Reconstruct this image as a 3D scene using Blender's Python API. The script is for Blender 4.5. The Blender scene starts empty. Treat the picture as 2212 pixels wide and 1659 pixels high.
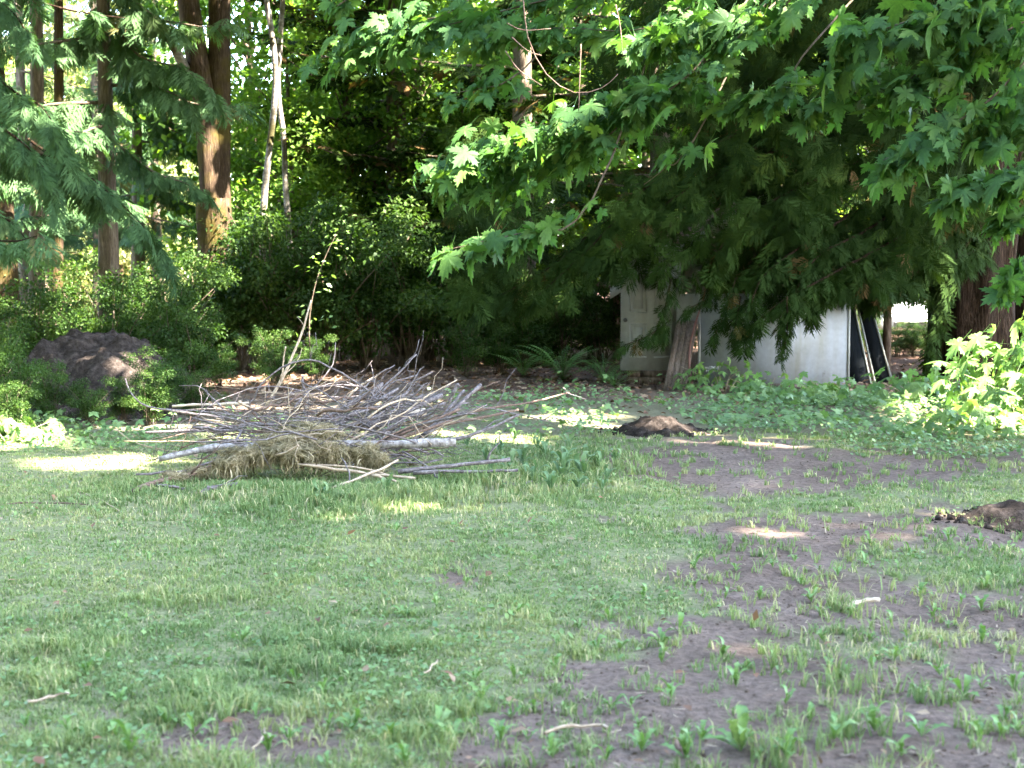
import bpy, math, random
import numpy as np
from mathutils import Vector, Matrix

random.seed(11)
rng = np.random.default_rng(11)
scene = bpy.context.scene
COL = scene.collection

# ------------------------------------------------------------------ camera, sky, sun, exposure
W, H, FPX = 1024.0, 768.0, 1422.0
CAM_H, HORIZON = 1.6, 273.0
PITCH = math.atan((H / 2 - HORIZON) / FPX)
cam_d = bpy.data.cameras.new('camera')
cam = bpy.data.objects.new('camera', cam_d)
COL.objects.link(cam)
cam.location = (0, 0, CAM_H)
cam.rotation_euler = (math.pi / 2 - PITCH, 0, 0)
cam_d.sensor_width = 36.0
cam_d.lens = 36.0 * FPX / W
cam_d.clip_start, cam_d.clip_end = 0.1, 2000.0
cam_d.dof.use_dof = True
cam_d.dof.focus_distance = 11.5
cam_d.dof.aperture_fstop = 3.6
scene.camera = cam

SUN = np.array([0.55, -0.30, 0.78]); SUN /= np.linalg.norm(SUN)      # direction TO the sun
SUN_ELEV = math.asin(SUN[2]); SUN_AZ = math.atan2(SUN[0], SUN[1])
world = bpy.data.worlds.new("World"); scene.world = world; world.use_nodes = True
wn = world.node_tree; wn.nodes.clear()
sky = wn.nodes.new('ShaderNodeTexSky'); sky.sky_type = 'NISHITA'; sky.sun_disc = False
sky.sun_elevation = SUN_ELEV; sky.sun_rotation = SUN_AZ
sky.air_density = 1.0; sky.dust_density = 1.0
bg = wn.nodes.new('ShaderNodeBackground'); bg.inputs['Strength'].default_value = 0.15
wo = wn.nodes.new('ShaderNodeOutputWorld')
wn.links.new(sky.outputs[0], bg.inputs[0]); wn.links.new(bg.outputs[0], wo.inputs[0])

sun_d = bpy.data.lights.new('sun', 'SUN'); sun_d.energy = 4.6; sun_d.angle = math.radians(0.53)
sun_d.color = (1.0, 0.93, 0.82)
sun_o = bpy.data.objects.new('sun', sun_d); COL.objects.link(sun_o)
sun_o.rotation_euler = Vector(SUN).to_track_quat('Z', 'Y').to_euler()
sun_o.location = (30, -20, 60)

scene.view_settings.view_transform = 'Standard'
scene.view_settings.look = 'None'
scene.view_settings.exposure = 4.72
scene.view_settings.gamma = 1.0
scene.view_settings.use_curve_mapping = False
scene.render.engine = 'CYCLES'
cy = scene.cycles
cy.max_bounces = 6; cy.diffuse_bounces = 4; cy.glossy_bounces = 2; cy.transmission_bounces = 4
cy.caustics_reflective = False; cy.caustics_refractive = False
cy.use_denoising = True
cy.sample_clamp_indirect = 6.0

# ------------------------------------------------------------------ pixel <-> place helpers (1024x768 frame)
CP, SP = math.cos(PITCH), math.sin(PITCH)
K = 1024 / 2212.0                       # measured on a 2212 px wide view of the photograph

def ray(px, py):
    a, b = (px - W / 2) / FPX, -(py - H / 2) / FPX
    return np.array([a, CP + b * SP, -SP + b * CP])

def P(px, py, Y):
    d = ray(px, py); return np.array([0, 0, CAM_H]) + d * (Y / d[1])

def G(px, py, z=0.0):
    d = ray(px, py); t = (z - CAM_H) / d[2]; return np.array([0, 0, CAM_H]) + d * t

def DP(x, y, Y): return P(x * K, y * K, Y)
def DG(x, y, z=0.0): return G(x * K, y * K, z)

def project(V):
    V = np.asarray(V, float).reshape(-1, 3)
    x, y, z = V[:, 0], V[:, 1], V[:, 2] - CAM_H
    dep = y * CP - z * SP; up = y * SP + z * CP
    dep = np.where(np.abs(dep) < 1e-6, 1e-6, dep)
    return W / 2 + FPX * x / dep, H / 2 - FPX * up / dep, dep

# ------------------------------------------------------------------ noise
def _hash(ix, iy, seed):
    h = (ix.astype(np.int64) * 374761393 + iy.astype(np.int64) * 668265263 + seed * 1442695041) & 0xFFFFFFFF
    h = ((h ^ (h >> 13)) * 1274126177) & 0xFFFFFFFF
    return ((h ^ (h >> 16)) & 0xFFFFFF) / float(0xFFFFFF)

def vnoise(x, y, s=1.0, seed=0):
    x = np.asarray(x, float) / s; y = np.asarray(y, float) / s
    ix, iy = np.floor(x), np.floor(y); fx, fy = x - ix, y - iy
    fx = fx * fx * (3 - 2 * fx); fy = fy * fy * (3 - 2 * fy)
    a, b = _hash(ix, iy, seed), _hash(ix + 1, iy, seed)
    c, d = _hash(ix, iy + 1, seed), _hash(ix + 1, iy + 1, seed)
    return (a * (1 - fx) + b * fx) * (1 - fy) + (c * (1 - fx) + d * fx) * fy

def fbm(x, y, s=1.0, seed=0, o=4):
    t, a, n = 0, 1.0, 0
    for k in range(o):
        t = t + a * vnoise(x, y, s / 2 ** k, seed + 17 * k); n += a; a *= 0.5
    return t / n

def sstep(a, b, x):
    t = np.clip((x - a) / (b - a), 0, 1); return t * t * (3 - 2 * t)

def blobs(px, py, L):
    """max over soft ellipses given in 2212-px picture coordinates, evaluated on projected ground points"""
    out = np.zeros_like(px)
    for (cx, cy_, rx, ry, s) in L:
        d = ((px / K - cx) / rx) ** 2 + ((py / K - cy_) / ry) ** 2
        out = np.maximum(out, s * np.exp(-d * 1.1))
    return out

SOIL = [(1560, 995, 300, 62, 1.0), (1430, 920, 110, 40, 1.0), (2000, 1128, 270, 40, .72), (1700, 1190, 270, 42, .65),
        (1560, 1255, 150, 70, .7), (1950, 1310, 160, 50, .85), (2150, 1400, 130, 120, .72), (1700, 1430, 340, 75, .85),
        (1900, 1510, 420, 120, .85), (1320, 1600, 360, 75, .95), (1500, 1510, 220, 70, .85), (1000, 1250, 80, 34, .78),
        (1270, 1370, 160, 40, .55), (520, 1560, 330, 50, .85), (230, 1540, 120, 36, .7), (640, 1610, 200, 40, .8),
        (2050, 1620, 320, 70, .75), (1330, 1130, 90, 30, .6), (215, 1465, 60, 22, .6), (1900, 1300, 520, 200, .52), (1800, 1560, 560, 150, .62), (1300, 1540, 300, 60, .6), (1600, 1100, 360, 60, .5), (60, 1560, 90, 30, .6), (450, 1590, 420, 60, .7), (2050, 1500, 260, 160, .6), (1640, 1340, 200, 50, .6)]
TURFY = [(1720, 1085, 300, 26, .8), (2060, 1215, 240, 48, 1.0), (1890, 1375, 230, 46, .8), (1600, 1330, 140, 30, .5), (1880, 1075, 200, 30, .8), (2150, 1060, 140, 60, 1.0), (1380, 1160, 150, 40, .6)]
ROAD = [(1100, 806, 380, 42, 1.0), (740, 838, 420, 36, 1.0), (430, 880, 250, 34, .9), (1600, 850, 330, 26, .8), (1900, 850, 200, 24, .8)]

# ------------------------------------------------------------------ ground height
MID_MOUND = DG(1425, 936); LEFT_MOUND = DG(205, 895)
def hz(x, y):
    x = np.asarray(x, float); y = np.asarray(y, float)
    near = sstep(28, 20, y) * sstep(-2, 2, y)
    h = (fbm(x, y, 2.2, 3, 3) - 0.5) * 0.10 * near
    h = h + (fbm(x, y, 0.26, 9, 4) - 0.5) * 0.055 * near
    far = sstep(45, 200, np.hypot(x, y)); h = h + far * (fbm(x, y, 60, 5, 3) - .3) * 3.0
    return h

# ------------------------------------------------------------------ mesh plumbing
TRIS = [0]
def make_mesh(name, V, F, mat=None, tint=None, smooth=False, mats=None, mat_idx=None, extra=None):
    V = np.ascontiguousarray(V, dtype=np.float32).reshape(-1, 3); F = np.ascontiguousarray(F, dtype=np.int32).reshape(-1, 3)
    me = bpy.data.meshes.new(name)
    me.vertices.add(len(V)); me.vertices.foreach_set('co', V.ravel())
    me.loops.add(F.size); me.loops.foreach_set('vertex_index', F.ravel())
    me.polygons.add(len(F)); me.polygons.foreach_set('loop_start', np.arange(0, F.size, 3, dtype=np.int32))
    if smooth: me.polygons.foreach_set('use_smooth', np.ones(len(F), dtype=bool))
    for k, v in (extra or {}).items():
        a = me.attributes.new(k, 'FLOAT', 'POINT'); a.data.foreach_set('value', np.ascontiguousarray(v, dtype=np.float32))
    if tint is not None:
        a = me.attributes.new('tint', 'FLOAT', 'POINT'); a.data.foreach_set('value', np.ascontiguousarray(tint, dtype=np.float32))
    for m in (mats or ([mat] if mat else [])): me.materials.append(m)
    if mat_idx is not None: me.polygons.foreach_set('material_index', np.ascontiguousarray(mat_idx, dtype=np.int32))
    me.update(calc_edges=True); TRIS[0] += len(F)
    return me

def add_obj(name, me, parent=None, loc=None, kind=None):
    o = bpy.data.objects.new(name, me); COL.objects.link(o)
    if parent is not None: o.parent = parent
    if loc is not None: o.location = [float(v) for v in loc]
    if kind: o['kind'] = kind
    return o

def tag(o, label=None, cat=None, group=None, kind=None):
    if label: o['label'] = label
    if cat: o['category'] = cat
    if group: o['group'] = group
    if kind: o['kind'] = kind
    return o

def thing(name, label, cat, loc=(0, 0, 0), group=None, rz=0.0):
    o = bpy.data.objects.new(name, None); COL.objects.link(o); o.empty_display_size = 0.2
    o.location = [float(v) for v in loc]; o.rotation_euler = (0, 0, rz)
    return tag(o, label, cat, group)

def copy_tree(o, parent=None):
    c = o.copy(); COL.objects.link(c)
    if parent is not None: c.parent = parent
    for ch in list(o.children): copy_tree(ch, c)
    return c

class Geo:
    def __init__(s): s.V, s.F, s.T, s.n = [], [], [], 0
    def add(s, V, F, t=0.0):
        V = np.asarray(V, float).reshape(-1, 3); F = np.asarray(F, int).reshape(-1, 3)
        s.V.append(V); s.F.append(F + s.n); s.n += len(V)
        s.T.append(np.broadcast_to(np.asarray(t, float), (len(V),)))
        return s
    def mesh(s, name, mat, smooth=False, off=None):
        V = np.concatenate(s.V); 
        if off is not None: V = V - np.asarray(off)
        return make_mesh(name, V, np.concatenate(s.F), mat, np.concatenate(s.T), smooth)
    def build(s, name, mat, parent=None, smooth=False, off=None, kind=None):
        return add_obj(name, s.mesh(name, mat, smooth, off), parent, None, kind)

def norm(a): return a / np.maximum(np.linalg.norm(a, axis=-1, keepdims=True), 1e-9)

def scatter(bv, bf, pos, axis, nrm, scale, tint=None):
    """copies of a template (along +Y, facing +Z) at pos"""
    pos = np.asarray(pos, float).reshape(-1, 3); N = len(pos)
    Y = norm(np.asarray(axis, float).reshape(-1, 3)); Z = np.asarray(nrm, float).reshape(-1, 3)
    Z = norm(Z - (Z * Y).sum(1, keepdims=True) * Y); X = np.cross(Y, Z)
    s = np.broadcast_to(np.asarray(scale, float), (N,))[:, None, None]
    V = pos[:, None, :] + s * (bv[None, :, 0:1] * X[:, None] + bv[None, :, 1:2] * Y[:, None] + bv[None, :, 2:3] * Z[:, None])
    F = bf[None] + (np.arange(N) * len(bv))[:, None, None]
    T = np.repeat(np.zeros(N) if tint is None else np.asarray(tint, float), len(bv))
    return V.reshape(-1, 3), F.reshape(-1, 3), T

def scatter_mix(geo, temps, pos, axis, nrm, scale, tint):
    pos = np.asarray(pos); w = rng.integers(0, len(temps), len(pos)); scale = np.broadcast_to(np.asarray(scale, float), (len(pos),))
    for i, (bv, bf) in enumerate(temps):
        m = w == i
        if m.any(): geo.add(*scatter(bv, bf, pos[m], axis[m], nrm[m], scale[m], np.asarray(tint)[m]))

def tube(pts, rad, sides=6, cap=True, flute=0.0, seed=0):
    pts = np.asarray(pts, float); k = len(pts); rad = np.atleast_1d(np.asarray(rad, float))
    rad = np.interp(np.linspace(0, 1, k), np.linspace(0, 1, len(rad)), rad) if len(rad) > 1 else np.full(k, rad[0])
    tan = norm(np.gradient(pts, axis=0)); ref = np.array([0, 0, 1.0]) if abs(tan[0][2]) < .9 else np.array([1.0, 0, 0])
    u = norm(np.cross(tan[0], ref)); V = []
    th = np.arange(sides) * 2 * math.pi / sides
    for i in range(k):
        u = norm(u - np.dot(u, tan[i]) * tan[i]); v = np.cross(tan[i], u)
        r = rad[i] * np.ones(sides)
        if flute: r = r * (1 + flute * (2 * vnoise(th * 3.2 + seed, np.full(sides, i * 0.25 + seed), 1.0, 4) - 1))
        V.append(pts[i] + r[:, None] * (np.cos(th)[:, None] * u + np.sin(th)[:, None] * v))
    V = np.concatenate(V); F = []
    for i in range(k - 1):
        a = i * sides + np.arange(sides); b = i * sides + (np.arange(sides) + 1) % sides
        F.append(np.stack([a, b, b + sides], 1)); F.append(np.stack([a, b + sides, a + sides], 1))
    if cap:
        V = np.concatenate([V, pts[:1], pts[-1:]]); n = k * sides
        j = np.arange(sides); jn = (j + 1) % sides
        F.append(np.stack([jn, j, np.full(sides, n)], 1)); b = (k - 1) * sides
        F.append(np.stack([b + j, b + jn, np.full(sides, n + 1)], 1))
    return V, np.concatenate(F)

def smooth_path(pts, n=8):
    """Catmull-Rom through the given points"""
    p = np.asarray(pts, float)
    if len(p) == 2: return p[0] + (p[1] - p[0]) * np.linspace(0, 1, n)[:, None]
    q = np.concatenate([[2 * p[0] - p[1]], p, [2 * p[-1] - p[-2]]]); out = []
    seg = len(p) - 1; m = max(2, n // seg)
    for i in range(seg):
        a, b, c, d = q[i:i + 4]
        for t in np.linspace(0, 1, m, endpoint=False):
            out.append(0.5 * ((2 * b) + (-a + c) * t + (2 * a - 5 * b + 4 * c - d) * t * t + (-a + 3 * b - 3 * c + d) * t ** 3))
    out.append(p[-1]); return np.array(out)

def box(x0, x1, y0, y1, z0, z1):
    V = np.array([[x, y, z] for x in (x0, x1) for y in (y0, y1) for z in (z0, z1)], float)
    F = [[0, 1, 3], [0, 3, 2], [4, 6, 7], [4, 7, 5], [0, 4, 5], [0, 5, 1], [2, 3, 7], [2, 7, 6], [0, 2, 6], [0, 6, 4], [1, 5, 7], [1, 7, 3]]
    return V, np.array(F)

# ------------------------------------------------------------------ materials
def new_mat(name):
    m = bpy.data.materials.new(name); m.use_nodes = True; nt = m.node_tree; nt.nodes.clear()
    return m, nt, nt.nodes.new, nt.links.new

def mixrgb(N, L, fac, a, b, blend='MIX'):
    n = N('ShaderNodeMix'); n.data_type = 'RGBA'; n.blend_type = blend
    for sock, v in ((n.inputs[0], fac), (n.inputs[6], a), (n.inputs[7], b)):
        if hasattr(v, 'is_output'): L(v, sock)
        else: sock.default_value = v if not isinstance(v, tuple) else (*v, 1.0)[:4]
    return n.outputs[2]

def noise_node(N, L, scale, detail=4, coord='Object', stretch=None, rough=0.6):
    tc = N('ShaderNodeTexCoord'); n = N('ShaderNodeTexNoise')
    n.inputs['Scale'].default_value = scale; n.inputs['Detail'].default_value = detail; n.inputs['Roughness'].default_value = rough
    src = tc.outputs[coord]
    if stretch:
        mp = N('ShaderNodeMapping'); mp.inputs['Scale'].default_value = stretch; L(src, mp.inputs[0]); src = mp.outputs[0]
    L(src, n.inputs['Vector']); return n.outputs['Fac']

def ramp(N, L, fac, stops):
    r = N('ShaderNodeValToRGB'); el = r.color_ramp.elements
    while len(el) < len(stops): el.new(0.5)
    for e, (p, c) in zip(el, stops): e.position = p; e.color = (*c, 1.0) if len(c) == 3 else c
    L(fac, r.inputs[0]); return r.outputs[0]

def finish(N, L, color, rough=0.8, bump=None, bump_s=0.3, bump_d=0.02, transl=None, transl_f=0.0, spec=0.3):
    b = N('ShaderNodeBsdfPrincipled')
    if hasattr(color, 'is_output'): L(color, b.inputs['Base Color'])
    else: b.inputs['Base Color'].default_value = (*color, 1)
    b.inputs['Roughness'].default_value = rough; b.inputs['Specular IOR Level'].default_value = spec
    if bump is not None:
        bn = N('ShaderNodeBump'); bn.inputs['Strength'].default_value = bump_s; bn.inputs['Distance'].default_value = bump_d
        L(bump, bn.inputs['Height']); L(bn.outputs[0], b.inputs['Normal'])
    out = N('ShaderNodeOutputMaterial'); sh = b.outputs[0]
    if transl is not None:
        t = N('ShaderNodeBsdfTranslucent')
        if hasattr(transl, 'is_output'): L(transl, t.inputs[0])
        else: t.inputs[0].default_value = (*transl, 1)
        mx = N('ShaderNodeMixShader'); mx.inputs[0].default_value = transl_f
        L(sh, mx.inputs[1]); L(t.outputs[0], mx.inputs[2]); sh = mx.outputs[0]
    L(sh, out.inputs[0])

def leaf_mat(name, stops, transl_f=0.38, rough=0.6, spec=0.15, tg=(1.5, 1.7, 0.7)):
    """stops: colour ramp over the per-leaf tint (kind and age of leaf)"""
    m, nt, N, L = new_mat(name)
    at = N('ShaderNodeAttribute'); at.attribute_name = 'tint'
    c = ramp(N, L, at.outputs['Fac'], stops)
    nz = noise_node(N, L, 9.0, 2)
    c2 = mixrgb(N, L, 1.0, c, ramp(N, L, nz, [(0.3, (0.78, 0.8, 0.8)), (0.7, (1.2, 1.15, 1.1))]), 'MULTIPLY')
    tr = mixrgb(N, L, 1.0, c2, tg, 'MULTIPLY')
    finish(N, L, c2, rough, transl=tr, transl_f=transl_f, spec=spec)
    return m

M = {}
M['maple'] = leaf_mat('maple_leaf', [(0, (.032, .080, .024)), (.6, (.050, .112, .027)), (.9, (.080, .14, .030)), (1, (.13, .16, .045))], .42, .6, .18, (1.65, 1.8, .7))
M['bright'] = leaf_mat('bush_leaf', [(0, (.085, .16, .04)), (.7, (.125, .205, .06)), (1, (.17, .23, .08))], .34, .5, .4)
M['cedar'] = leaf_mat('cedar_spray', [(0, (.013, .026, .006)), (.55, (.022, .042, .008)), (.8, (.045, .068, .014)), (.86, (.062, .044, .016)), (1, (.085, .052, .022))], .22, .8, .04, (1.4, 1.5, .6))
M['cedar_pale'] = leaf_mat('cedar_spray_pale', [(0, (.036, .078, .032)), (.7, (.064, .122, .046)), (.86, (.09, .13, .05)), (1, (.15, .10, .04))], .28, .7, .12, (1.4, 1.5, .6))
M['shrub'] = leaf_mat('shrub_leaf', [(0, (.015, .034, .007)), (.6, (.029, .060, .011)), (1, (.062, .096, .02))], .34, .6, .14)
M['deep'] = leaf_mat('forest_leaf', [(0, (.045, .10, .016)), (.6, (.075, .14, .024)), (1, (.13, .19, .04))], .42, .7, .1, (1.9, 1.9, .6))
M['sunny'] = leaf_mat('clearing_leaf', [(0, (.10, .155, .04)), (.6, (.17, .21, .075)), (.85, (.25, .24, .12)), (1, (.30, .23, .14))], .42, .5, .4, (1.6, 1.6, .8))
M['grass'] = leaf_mat('grass_blade', [(0, (.120, .176, .070)), (.55, (.184, .234, .094)), (.8, (.25, .264, .118)), (1, (.42, .37, .23))], .30, .7, .12, (1.2, 1.25, .8))
M['herb'] = leaf_mat('herb_leaf', [(0, (.07, .135, .042)), (.6, (.115, .19, .062)), (1, (.17, .23, .09))], .30, .5, .4, (1.3, 1.4, .7))
M['rosette'] = leaf_mat('rosette_leaf', [(0, (.075, .14, .035)), (.6, (.105, .19, .05)), (1, (.16, .22, .08))], .28, .5, .4, (1.3, 1.4, .7))
M['dock'] = leaf_mat('dock_leaf', [(0, (.07, .125, .055)), (.6, (.10, .165, .08)), (1, (.15, .20, .10))], .25, .6, .2, (1.3, 1.4, .8))
M['fern'] = leaf_mat('fern_frond', [(0, (.05, .12, .022)), (1, (.09, .18, .035))], .3, .5, .4)
M['litter'] = leaf_mat('dry_leaf', [(0, (.08, .045, .03)), (.6, (.16, .085, .055)), (1, (.27, .20, .14))], .1, .8, .1)
M['moss'] = leaf_mat('dry_moss', [(0, (.10, .082, .046)), (.5, (.215, .18, .11)), (1, (.37, .32, .22))], .25, .9, .05, (1.2, 1.2, .9))

def soil_material():
    m, nt, N, L = new_mat('garden_soil')
    n1 = noise_node(N, L, 1.3, 5); n2 = noise_node(N, L, 26.0, 5, rough=.7); n3 = noise_node(N, L, 120.0, 3)
    c = ramp(N, L, n1, [(.3, (.108, .078, .061)), (.55, (.152, .112, .090)), (.75, (.20, .150, .122))])
    c = mixrgb(N, L, 1.0, c, ramp(N, L, n2, [(.3, (.5, .48, .47)), (.52, (1, 1, 1)), (.75, (1.35, 1.28, 1.2))]), 'MULTIPLY')
    c = mixrgb(N, L, ramp(N, L, n3, [(.68, (0, 0, 0)), (.76, (1, 1, 1))]), c, (.26, .22, .18))
    at = N('ShaderNodeAttribute'); at.attribute_name = 'turf'
    n4 = noise_node(N, L, 40.0, 4)
    th = ramp(N, L, n4, [(.3, (.105, .112, .058)), (.55, (.17, .178, .092)), (.75, (.25, .235, .135))])
    c = mixrgb(N, L, at.outputs['Fac'], c, th)
    a2 = N('ShaderNodeAttribute'); a2.attribute_name = 'duff'
    lt = ramp(N, L, n2, [(.3, (.05, .032, .024)), (.5, (.085, .052, .038)), (.7, (.15, .10, .072))])
    c = mixrgb(N, L, a2.outputs['Fac'], c, lt)
    finish(N, L, c, .95, bump=n2, bump_s=1.0, bump_d=.04, spec=.01)
    return m
M['soil'] = soil_material()

def clod_material():
    m, nt, N, L = new_mat('dark_earth')
    n2 = noise_node(N, L, 14.0, 5, rough=.7)
    c = ramp(N, L, n2, [(.3, (.013, .0105, .009)), (.5, (.031, .0245, .021)), (.72, (.066, .053, .046))])
    finish(N, L, c, 1.0, bump=n2, bump_s=.9, bump_d=.05, spec=.0); return m
M['earth'] = clod_material()

def bark(name, stops, scale=6, stretch=(6, 6, 1), moss=None, moss_lo=.5, bump=.7):
    m, nt, N, L = new_mat(name)
    n1 = noise_node(N, L, scale, 6, stretch=stretch, rough=.65); c = ramp(N, L, n1, stops)
    if moss:
        n2 = noise_node(N, L, 2.2, 4); c = mixrgb(N, L, ramp(N, L, n2, [(moss_lo, (0, 0, 0)), (moss_lo + .16, (1, 1, 1))]), c, moss)
    finish(N, L, c, .95, bump=n1, bump_s=bump, bump_d=.05, spec=.03); return m
M['maple_bark'] = bark('maple_bark', [(.3, (.020, .013, .009)), (.55, (.055, .037, .024)), (.75, (.12, .088, .062))], moss=(.06, .046, .014), moss_lo=.47)
M['alder_bark'] = bark('alder_bark', [(.3, (.08, .07, .055)), (.55, (.19, .165, .14)), (.75, (.36, .33, .29))], 5, (2, 2, 5), moss=(.055, .048, .022), moss_lo=.46, bump=.3)
M['cedar_bark'] = bark('cedar_bark', [(.35, (.008, .005, .0035)), (.52, (.026, .016, .010)), (.75, (.075, .047, .032))], 5, (9, 9, .6), bump=1.0)
M['dark_bark'] = bark('dark_bark', [(.3, (.05, .035, .025)), (.55, (.11, .085, .06)), (.75, (.2, .16, .12))], 5, (6, 6, 1))
M['twig'] = bark('grey_twig', [(.3, (.060, .049, .047)), (.5, (.125, .104, .102)), (.75, (.25, .222, .22))], 12, (3, 3, 3), bump=.3)
M['brown_stick'] = bark('brown_stick', [(.3, (.065, .042, .032)), (.55, (.13, .088, .068)), (.75, (.22, .165, .132))], 12, (3, 3, 3), bump=.3)
M['tan_stick'] = bark('tan_stick', [(.3, (.20, .145, .10)), (.55, (.31, .24, .17)), (.75, (.42, .34, .26))], 12, (3, 3, 3), bump=.2)
M['birch_log'] = bark('pale_log', [(.34, (.07, .058, .05)), (.5, (.19, .17, .16)), (.72, (.37, .35, .335))], 9, (2.5, 1.5, 1.5), moss=(.11, .095, .065), moss_lo=.52, bump=.3)
M['cut_wood'] = bark('bare_wood', [(.3, (.28, .21, .15)), (.55, (.42, .34, .26)), (.75, (.52, .44, .36))], 8, (2, 2, 2), bump=.2)

def painted(name, base, stain, dirt, rough=.55):
    m, nt, N, L = new_mat(name)
    n1 = noise_node(N, L, 1.6, 4, stretch=(3, 3, .5)); n2 = noise_node(N, L, 14, 4); n3 = noise_node(N, L, 3.0, 5, stretch=(1.5, 1.5, 1))
    c = mixrgb(N, L, ramp(N, L, n1, [(.4, (0, 0, 0)), (.72, (.8, .8, .8))]), base, stain)
    c = mixrgb(N, L, ramp(N, L, n3, [(.66, (0, 0, 0)), (.74, (1, 1, 1))]), c, dirt)
    c = mixrgb(N, L, 1.0, c, ramp(N, L, n2, [(.3, (.88, .88, .87)), (.7, (1.06, 1.06, 1.06))]), 'MULTIPLY')
    finish(N, L, c, rough, bump=n2, bump_s=.12, bump_d=.01, spec=.3); return m
M['white_panel'] = painted('white_painted_panel', (.198, .200, .206), (.145, .132, .104), (.08, .068, .05))
M['door_paint'] = painted('old_door_paint', (.215, .21, .195), (.15, .136, .11), (.085, .075, .057))
M['grey_board'] = painted('grey_board', (.30, .28, .25), (.2, .17, .13), (.12, .1, .07), .8)
M['weathered'] = bark('weathered_board', [(.3, (.055, .038, .030)), (.5, (.13, .095, .080)), (.75, (.22, .175, .155))], 6, (8, 8, .7), bump=.5)
M['old_wood'] = bark('old_shed_wood', [(.3, (.05, .032, .022)), (.5, (.10, .068, .048)), (.75, (.2, .15, .11))], 6, (8, 8, 1), bump=.5)
M['roof'] = bark('shed_roof_litter', [(.3, (.04, .022, .016)), (.5, (.085, .05, .036)), (.75, (.15, .095, .07))], 14, (2, 2, 2), bump=.8)

def plain(name, col, rough=.5, spec=.4, metal=0):
    m, nt, N, L = new_mat(name)
    nz = noise_node(N, L, 8, 4); c = mixrgb(N, L, 1.0, col, ramp(N, L, nz, [(.3, (.85, .85, .85)), (.7, (1.1, 1.1, 1.1))]), 'MULTIPLY')
    finish(N, L, c, rough, spec=spec); return m
M['frame'] = plain('grey_frame', (.20, .20, .175), .7, .1)
M['dark_screen'] = plain('dark_screen', (.006, .007, .008), .9, .02)
M['cane'] = plain('red_cane', (.16, .06, .045), .6)
M['iron'] = plain('dark_knob', (.04, .035, .03), .5)
M['car_paint'] = plain('white_car_paint', (.75, .75, .77), .25, .6)
M['car_glass'] = plain('car_glass', (.03, .04, .05), .1, .8)
M['rubber'] = plain('rubber', (.02, .02, .02), .8, .2)
M['lamp'] = plain('lamp_glass', (.6, .6, .6), .2, .6)
M['pink'] = plain('pink_petal', (.6, .3, .45), .6)
M['yellow'] = plain('yellow_petal', (.75, .55, .03), .5)

# ------------------------------------------------------------------ leaf templates (length along +Y, face +Z)
def oval_leaf(w=.30, fold=.06, droop=.12):
    v = np.array([[0, 0, 0], [-w, .40, fold - droop * .16], [0, .45, -droop * .2], [w, .40, fold - droop * .16], [0, 1, -droop]], float)
    f = np.array([[0, 2, 1], [0, 3, 2], [1, 2, 4], [2, 3, 4]]); return v, f

def lozenge(w=.32):
    return np.array([[0, 0, 0], [w, .45, .05], [0, 1, -.1], [-w, .45, .05]], float), np.array([[0, 1, 2], [0, 2, 3]])

def palmate(droop=.35, seed=0, teeth=True):
    """five-lobed leaf, centre at the petiole"""
    r = random.Random(seed); out = []
    lobes = [(-128, .52), (-68, .80), (0, 1.0), (68, .80), (128, .52)]
    for i, (a, l) in enumerate(lobes):
        l *= r.uniform(.92, 1.08); a += r.uniform(-5, 5)
        def pt(da, rr): 
            t = math.radians(a + da); return (math.sin(t) * rr, math.cos(t) * rr)
        if i == 0: out.append(pt(-34, .24))
        out += [pt(-27, l * .52), pt(-25, l * .74), pt(-15, l * .66), pt(-14, l * .90), pt(-6, l * .84), pt(0, l * 1.08), pt(6, l * .83), pt(14, l * .89), pt(15, l * .65), pt(25, l * .73), pt(28, l * .52)] if teeth else [pt(-22, l * .64), pt(0, l), pt(22, l * .64)]
        if i < 4:
            t = math.radians((a + lobes[i + 1][0]) / 2); out.append((math.sin(t) * .42, math.cos(t) * .42))
        else: out.append(pt(34, .24))
    out.append((0, -.05))
    v = [[0, .12, .03]]
    for x, y in out:
        rr = x * x + y * y; v.append([x, y, -droop * rr * .75 + .05 * abs(math.sin(3 * math.atan2(x, y))) * rr])
    n = len(out); f = [[0, 1 + (k + 1) % n, 1 + k] for k in range(n)]
    k = len(v); v += [[-.012, .02, .02], [.012, .02, .02], [.008, -.75, .30], [-.008, -.75, .30]]; f += [[k, k + 1, k + 2], [k, k + 2, k + 3]]
    return np.array(v, float), np.array(f)

def round_leaf(n=7, seed=0):
    r = random.Random(seed); v = [[0, .5, .02]]
    for k in range(n):
        a = math.pi + 2 * math.pi * k / n; rr = .5 * r.uniform(.78, 1.12) * (1 if k else .95)
        v.append([math.sin(a) * rr, .5 + math.cos(a) * rr, -.06 * r.random() + .04])
    return np.array(v), np.array([[0, 1 + (k + 1) % n, 1 + k] for k in range(n)])

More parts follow.
